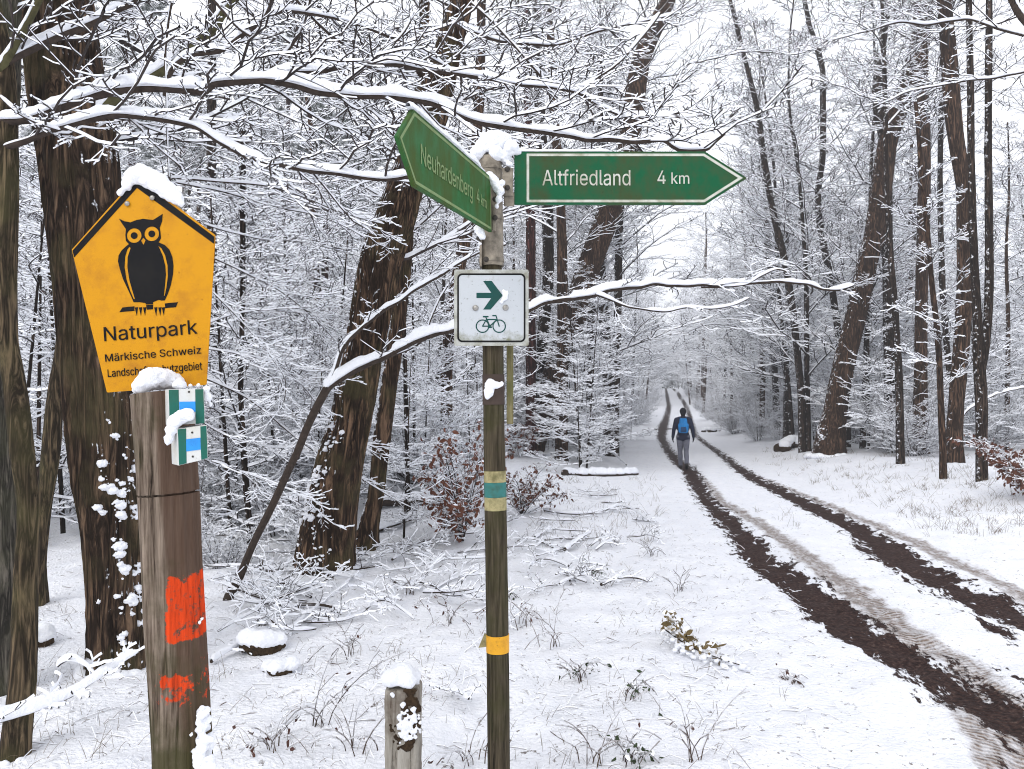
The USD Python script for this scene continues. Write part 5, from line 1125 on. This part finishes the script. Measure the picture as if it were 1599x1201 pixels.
def leaves(rg, pts, n, size, hang=.7):
    p = pts[rg.integers(0, len(pts), n)] + rg.normal(size=(n, 3)) * size * .5
    d = rg.normal(size=(n, 3)); d[:, 2] -= hang * 1.5; d /= np.linalg.norm(d, axis=1, keepdims=True)
    w = np.cross(d, rg.normal(size=(n, 3))); w /= np.linalg.norm(w, axis=1, keepdims=True); nn = np.cross(d, w)
    L = size * rg.uniform(.7, 1.4, (n, 1)); cur = rg.uniform(-.5, .5, (n, 1))
    v = np.stack([p, p + d * L * .35 + w * L * .27 + nn * L * .10, p + d * L * .75 + w * L * .20 + nn * L * cur * .3, p + d * L + nn * L * cur * .5, p + d * L * .75 - w * L * .20 + nn * L * cur * .3, p + d * L * .35 - w * L * .27 + nn * L * .10, p + d * L * .5], 1).reshape(-1, 3)
    k = np.arange(n)[:, None] * 7
    f = np.concatenate([k + np.array(t) for t in ((0, 1, 6), (1, 2, 6), (2, 3, 6), (3, 4, 6), (4, 5, 6), (5, 0, 6))])
    return v, f
twig_mat('stem_snowy', (.06, .042, .034), lo=.25, hi=.5)
twig_mat('dead_leaf', (.075, .032, .024), lo=.45, hi=.7)
twig_mat('rust_leaf', (.130, .050, .030), lo=.55, hi=.78)
twig_mat('olive_leaf', (.19, .135, .055), lo=.4, hi=.6)
twig_mat('fern_leaf', (.03, .045, .02), lo=.5, hi=.8)
pl = [(545, 1025, 'dark hanging stems left of the boundary post', .35, 8), (700, 985, 'bent leafy stems left of the tape on the signpost', .40, 14), (640, 930, 'sprig before the leaning furrowed tree', .25, 0), (815, 985, 'drooping dark stems right of the tape on the signpost', .38, 10), (865, 1015, 'tall bare twig right of the tape on the signpost', .5, 0),
      (905, 1065, 'dark curled fronds in the snow right of the signpost', .20, 20), (985, 1100, 'curled snowy fronds left of the olive-leaved twig', .22, 24), (915, 1190, 'arching grass clump at the lower edge right of the signpost', .35, 0), (1085, 1190, 'bent dry stem at the lower edge below the olive-leaved twig', .40, 6), (490, 1150, 'kinked twigs left of the boundary post at the lower edge', .38, 6), (430, 1185, 'dark sprigs at the lower edge right of the orange-painted post', .25, 12),
      (735, 1180, 'pair of bent stems between the boundary post and the signpost', .30, 6), (560, 1180, 'bent stem with two dark leaves left of the boundary post', .3, 4), (1020, 870, 'dark twig in the snow left of the track', .2, 0), (1060, 925, 'single upright twig left of the near track', .25, 0), (790, 930, 'fern-like dark sprig right of the pole', .18, 30), (925, 900, 'half-buried dark fern right of the pole', .14, 40), (1230, 1065, 'tiny leafed sprig beside the near track', .08, 14),
      (990, 1190, 'small green conifer sprig at the lower edge', .16, 40)]
for k, (u, v, lab, h, lf) in enumerate(pl):
    stems(u, v, lab, 300 + k, n=6 if h > .2 else 9, h=h, leaf=lf, bend=.8, leafmat='fern_leaf' if 'fern' in lab or 'frond' in lab or 'conifer' in lab else 'dead_leaf')
# leafy broken twig
lt = thing('leafy_twig', 'broken twig with olive-brown leaves under clotted snow beside the track', 'twig', gnd(1045, 1010))
P = smooth_line(np.array([gnd(1036, 992) + [0, 0, .04], gnd(1060, 1015) + [0, 0, .06], gnd(1100, 1030) + [0, 0, .05], gnd(1160, 1050) + [0, 0, .03]]), 30)
obj('stem', tube(P, np.linspace(.006, .003, 30), 8), 'limb_bark', lt, smooth=True)
rg = np.random.default_rng(31)
obj('leaves', leaves(rg, np.vstack([P[4:10] + [0, 0, .06], P[4:10] + [0, 0, .1], P[8:24] + [0, 0, .03]]), 110, .055, .2), 'olive_leaf', lt, kind='stuff')
c = P[rg.integers(7, 30, 120)] + rg.normal(size=(120, 3)) * [.05, .05, .016] + [0, 0, -.01]
obj('snow', blob(c, rg.uniform(.008, .024, 120), 33, edge=.008, amp=.006, flat=.7), 'snow', lt, smooth=True, kind='stuff')
# stump, mossy stone
def heap(name, label, cat, u, v, w, h, seed, mt='stone'):
    b = gnd(u, v); rg = np.random.default_rng(seed); t = thing(name, label, cat, b)
    k = 10
    c = b + rg.normal(size=(k, 3)) * [w * .35, w * .2, 0] + np.array([0, 0, 1]) * rg.uniform(0, h * .5, (k, 1))
    obj('core', blob(c, rg.uniform(.18, .42, k) * h + .012, seed, edge=.012, amp=.022, freq=26), mt, t, smooth=True)
    c2 = c[c[:, 2] > b[2] + h * .08] + np.array([0, .01, h * .25])
    obj('snow', blob(c2, rg.uniform(.34, .46, len(c2)) * h + .02, seed + 1, edge=.012, amp=.008, flat=.8), 'snow', t, smooth=True)
heap('rotten_stump', 'low rotten stump with a snow cap right of the orange-painted post', 'stump', 405, 1012, .16, .13, 41, 'moss_dark')
heap('mossy_stone', 'small mossy lump under snow before the rotten stump', 'stone', 440, 1052, .11, .085, 43, 'moss_dark')
heap('snowy_stump', 'stump mounded with snow left of the thick forked trunk', 'stump', 1235, 702, .9, .5, 45, 'moss_dark')
heap('root_clump', 'dark clod of earth at the foot of the left mossy stem', 'clod', 62, 1010, .10, .12, 47, 'moss_dark')
heap('mud_clod', 'dark clod beside the far bend of the track', 'clod', 1110, 675, .7, .35, 49, 'moss_dark')
# rust-leaved bushes
def beech(name, label, u, v, seed, n=14, h=1.6, spread=1.0, leaf=900, size=.06, Y=None):
    b = gnd(u, v) if Y is None else None
    rg = np.random.default_rng(seed)
    t = thing(name, label, 'bush', b)
    az = rg.uniform(0, 6.28, n); hh = h * rg.uniform(.35, 1.0, n); s = np.linspace(0, 1, 7)[None, :, None]
    d = np.stack([np.cos(az) * spread * rg.uniform(.4, 1, n), np.sin(az) * spread * rg.uniform(.4, 1, n), hh], 1)
    Q = b + np.array([0, 0, -.05]) + d[:, None] * s + np.array([0, 0, -1]) * s ** 2 * (hh * .35)[:, None, None] + rg.normal(size=(n, 1, 3)) * .1 * s * (1 - s)
    R = np.linspace(.011, .004, 7)[None] * rg.uniform(.7, 1.2, (n, 1))
    B = grow(rg, Q, R, 8, -.45, (30, 60), K=5, flat=.4, rmin=.0025); C = grow(rg, B[0], B[1], 5, -.5, K=4, flat=.4, rmin=.002)
    obj('stems', cat_mesh([kites(Q, R), kites(*B), kites(*C)]), 'twig', t, kind='stuff')
    obj('leaves', leaves(rg, np.concatenate([C[0][:, 1:].reshape(-1, 3), B[0][:, 2:].reshape(-1, 3)]), leaf, size), 'rust_leaf', t, kind='stuff')
    return t
beech('rust_leaved_bush', 'young beech bush with rust-red leaves under snow left of the signpost', 722, 842, 61, n=15, h=2.1, spread=.62, leaf=760, size=.074)
beech('rust_leaved_bush', 'low snowy bush with rust-red leaves right behind the signpost', 815, 800, 62, n=12, h=1.35, spread=.75, leaf=560, size=.058)
beech('rust_leaved_bush', 'bushy sprays of rust-red leaves high behind the signpost at the leaning trunk', 812, 715, 63, n=9, h=2.0, spread=.7, leaf=420, size=.10)
beech('rust_leaved_bush', 'rust-brown bush cut by the right edge of the view', 1618, 772, 64, n=18, h=1.6, spread=1.1, leaf=1700, size=.075)
beech('rust_leaved_bush', 'small reddish bush right behind the foot of the forked trunk', 1345, 690, 65, n=9, h=1.6, spread=1.2, leaf=500, size=.09)
# dry grass standing out of the snow, too fine to count
rg = np.random.default_rng(91)
def tuft_field(n, region, h, seed, clump=5):
    out = []
    rg = np.random.default_rng(seed)
    while len(out) < n:
        u, v = region(rg)
        d = ray(u, v); p = None
        # flat enough near the camera: intersect with the base ground
        Y = 2.0
        for _ in range(30):
            P_ = np.array([0, 0, CZ]) + d * (Y / d[1]); g0 = float(hb(P_[0], P_[1]))
            Y = max(1.5, min(60, Y * (CZ - g0) / max(.05, CZ - P_[2])))
        x, y = P_[0], P_[1]
        if abs(x - xc(y)) < 1.5 and y < 30 and rg.uniform() < .9: continue
        if min(float(sdist(np.array([x]), np.array([y]), T)[0]) for T in (T_DARK_L, T_DARK_R, T_BROWN_L, T_BROWN_R)) < .08: continue
        for _ in range(rg.integers(1, clump)): out.append((x + rg.normal() * .03 * (1 + y * .03), y + rg.normal() * .05, y))
    o = np.array(out[:n]); z = hz(o[:, 0], o[:, 1])
    b = np.stack([o[:, 0], o[:, 1], z - .01], 1)
    az = rg.uniform(0, 6.28, n); hh = h * rg.uniform(.3, 1.2, n) ; ln_ = rg.uniform(.1, .9, n)
    s = np.linspace(0, 1, 4)[None, :, None]
    d = np.stack([np.cos(az) * ln_ * hh, np.sin(az) * ln_ * hh, hh], 1)
    Q = b[:, None] + d[:, None] * s + np.array([0, 0, -1]) * s ** 2 * (hh * rg.uniform(0, .8, n))[:, None, None]
    R = (.0008 + .00010 * o[:, 2])[:, None] * np.array([1, .9, .7, .4])[None]
    return kites(Q, R, snow=0)
fields = [tuft_field(700, lambda r: (r.uniform(330, 1000), 1201 - 400 * r.uniform() ** 1.3), .10, 1), tuft_field(220, lambda r: (r.uniform(950, 1330), r.uniform(760, 1200)), .08, 2), tuft_field(420, lambda r: (r.uniform(820, 1030), r.uniform(745, 860)), .22, 3),
          tuft_field(1600, lambda r: (r.uniform(1180, 1599), r.uniform(700, 840)), .20, 4, 9), tuft_field(250, lambda r: (r.uniform(0, 330), r.uniform(950, 1200)), .12, 5)]
LR = np.random.default_rng(17)
n = 1700
lu, lv = LR.uniform(0, 1599, n), 1201 - 470 * LR.uniform(0, 1, n) ** .8
lp = []
for u, v in zip(lu, lv):
    d = ray(u, v)
    if d[2] > -.03: continue
    Y = 6.0
    for _ in range(12):
        P_ = np.array([0, 0, CZ]) + d * (Y / d[1]); Y = max(1.5, min(60, Y * (CZ - float(hb(P_[0], P_[1]))) / max(.05, CZ - P_[2])))
    if -1.0 < P_[0] - xc(P_[1]) < 1.6: continue
    lp.append(P_[:2])
lp = np.array(lp); n = len(lp); az = LR.uniform(0, 6.28, n); L_ = LR.uniform(.03, .22, n) ** 1.0
zz = hz(lp[:, 0], lp[:, 1])
s = np.linspace(-.5, .5, 3)[None, :, None]
Q = np.stack([lp[:, 0], lp[:, 1], zz + .002], 1)[:, None] + np.stack([np.cos(az) * L_, np.sin(az) * L_, LR.uniform(-.3, .3, n) * L_], 1)[:, None] * s
Q[:, 1, 2] += L_ * LR.uniform(-.1, .25, n)
obj('twig_litter', kites(Q, np.repeat(LR.uniform(.0012, .0032, n)[:, None], 3, 1), snow=0), 'stem_snowy', label='small dark twigs and bark scraps scattered over the snow', cat='twig litter', kind='stuff')
obj('dry_grass', cat_mesh(fields), 'grass_dry', smooth=False, label='thin dry grass and stubble poking through the snow', cat='grass', kind='stuff')
# clotted snow on the flank and foot of the leaning furrowed tree
def clots(parent, P, R, zlo, zhi, az0, daz, n, seed, rr=(.008, .022)):
    rg = np.random.default_rng(seed)
    n0 = n; n = n * 4
    z = P[0, 2] + .25 + zlo + (zhi - zlo) * rg.uniform(0, 1, n) ** 1.3; az = np.radians(az0) + np.radians(daz) * rg.normal(size=n)
    keep = np.argsort(-meshkit.fbm(np.stack([z * 7, az * 5, 0 * z], 1), 2, seed) - .06 * rg.uniform(size=n))[:n0]; z, az, n = z[keep], az[keep], n0
    c = np.stack([np.interp(z, P[:, 2], P[:, k]) for k in range(3)], 1); r = np.interp(z, P[:, 2], R) * 1.06
    c[:, 0] += np.cos(az) * r; c[:, 1] += np.sin(az) * r
    obj('snow_clots', blob(c, rr[0] * .5 + (rr[1] - rr[0] * .5) * rg.uniform(0, 1, n) ** 2.2, seed, edge=.008, amp=.011, freq=75, flat=.7), 'snow', parent, smooth=True, kind='stuff')
clots(tB, PB, RB, .0, 1.5, 208, 26, 420, 71, (.010, .032)); clots(tB, PB, RB, .0, .3, 270, 45, 60, 72); clots(tB, PB, RB, 1.4, 3.2, 195, 16, 120, 76, (.006, .018))
clots(tA, PA, RA, .0, 1.5, -28, 24, 300, 73, (.010, .034)); clots(tA, PA, RA, 1.2, 3.0, -25, 18, 60, 74, (.010, .022)); clots(tD, PD, RD, .2, 6.0, 185, 14, 160, 77, (.012, .035)); clots(tE, PE, RE, .0, 1.0, 200, 22, 60, 78, (.015, .04))
# snow banked up against the feet of the nearer trunks
def collar(parent, P, R, seed, k=26):
    rg = np.random.default_rng(seed)
    x, y = P[0, 0], P[0, 1]; z0 = ground_z(x, y)
    x, y = np.interp(z0, P[:, 2], P[:, 0]), np.interp(z0, P[:, 2], P[:, 1]); r = np.interp(z0, P[:, 2], R) * 1.22
    az = np.linspace(0, 6.28, k) + rg.normal(size=k) * .1; rr = r * rg.uniform(.12, .28, k) + .006
    c = np.stack([x + np.cos(az) * (r + rr * .3), y + np.sin(az) * (r + rr * .3), np.full(k, z0) + rr * rg.uniform(-.5, .1, k)], 1)
    obj('snow_bank', blob(c, rr, seed, edge=max(.012, r * .06), amp=.006, freq=30, flat=.6), 'snow', parent, smooth=True, kind='stuff')
for k, (t_, p_, r_) in enumerate([(tA, PA, RA), (tB, PB, RB), (tC, PC, RC_), (tD, PD, RD), (tE, PE, RE), (tF, PF, RF), (tG, PG, RG_)]): collar(t_, p_, r_, 600 + k)
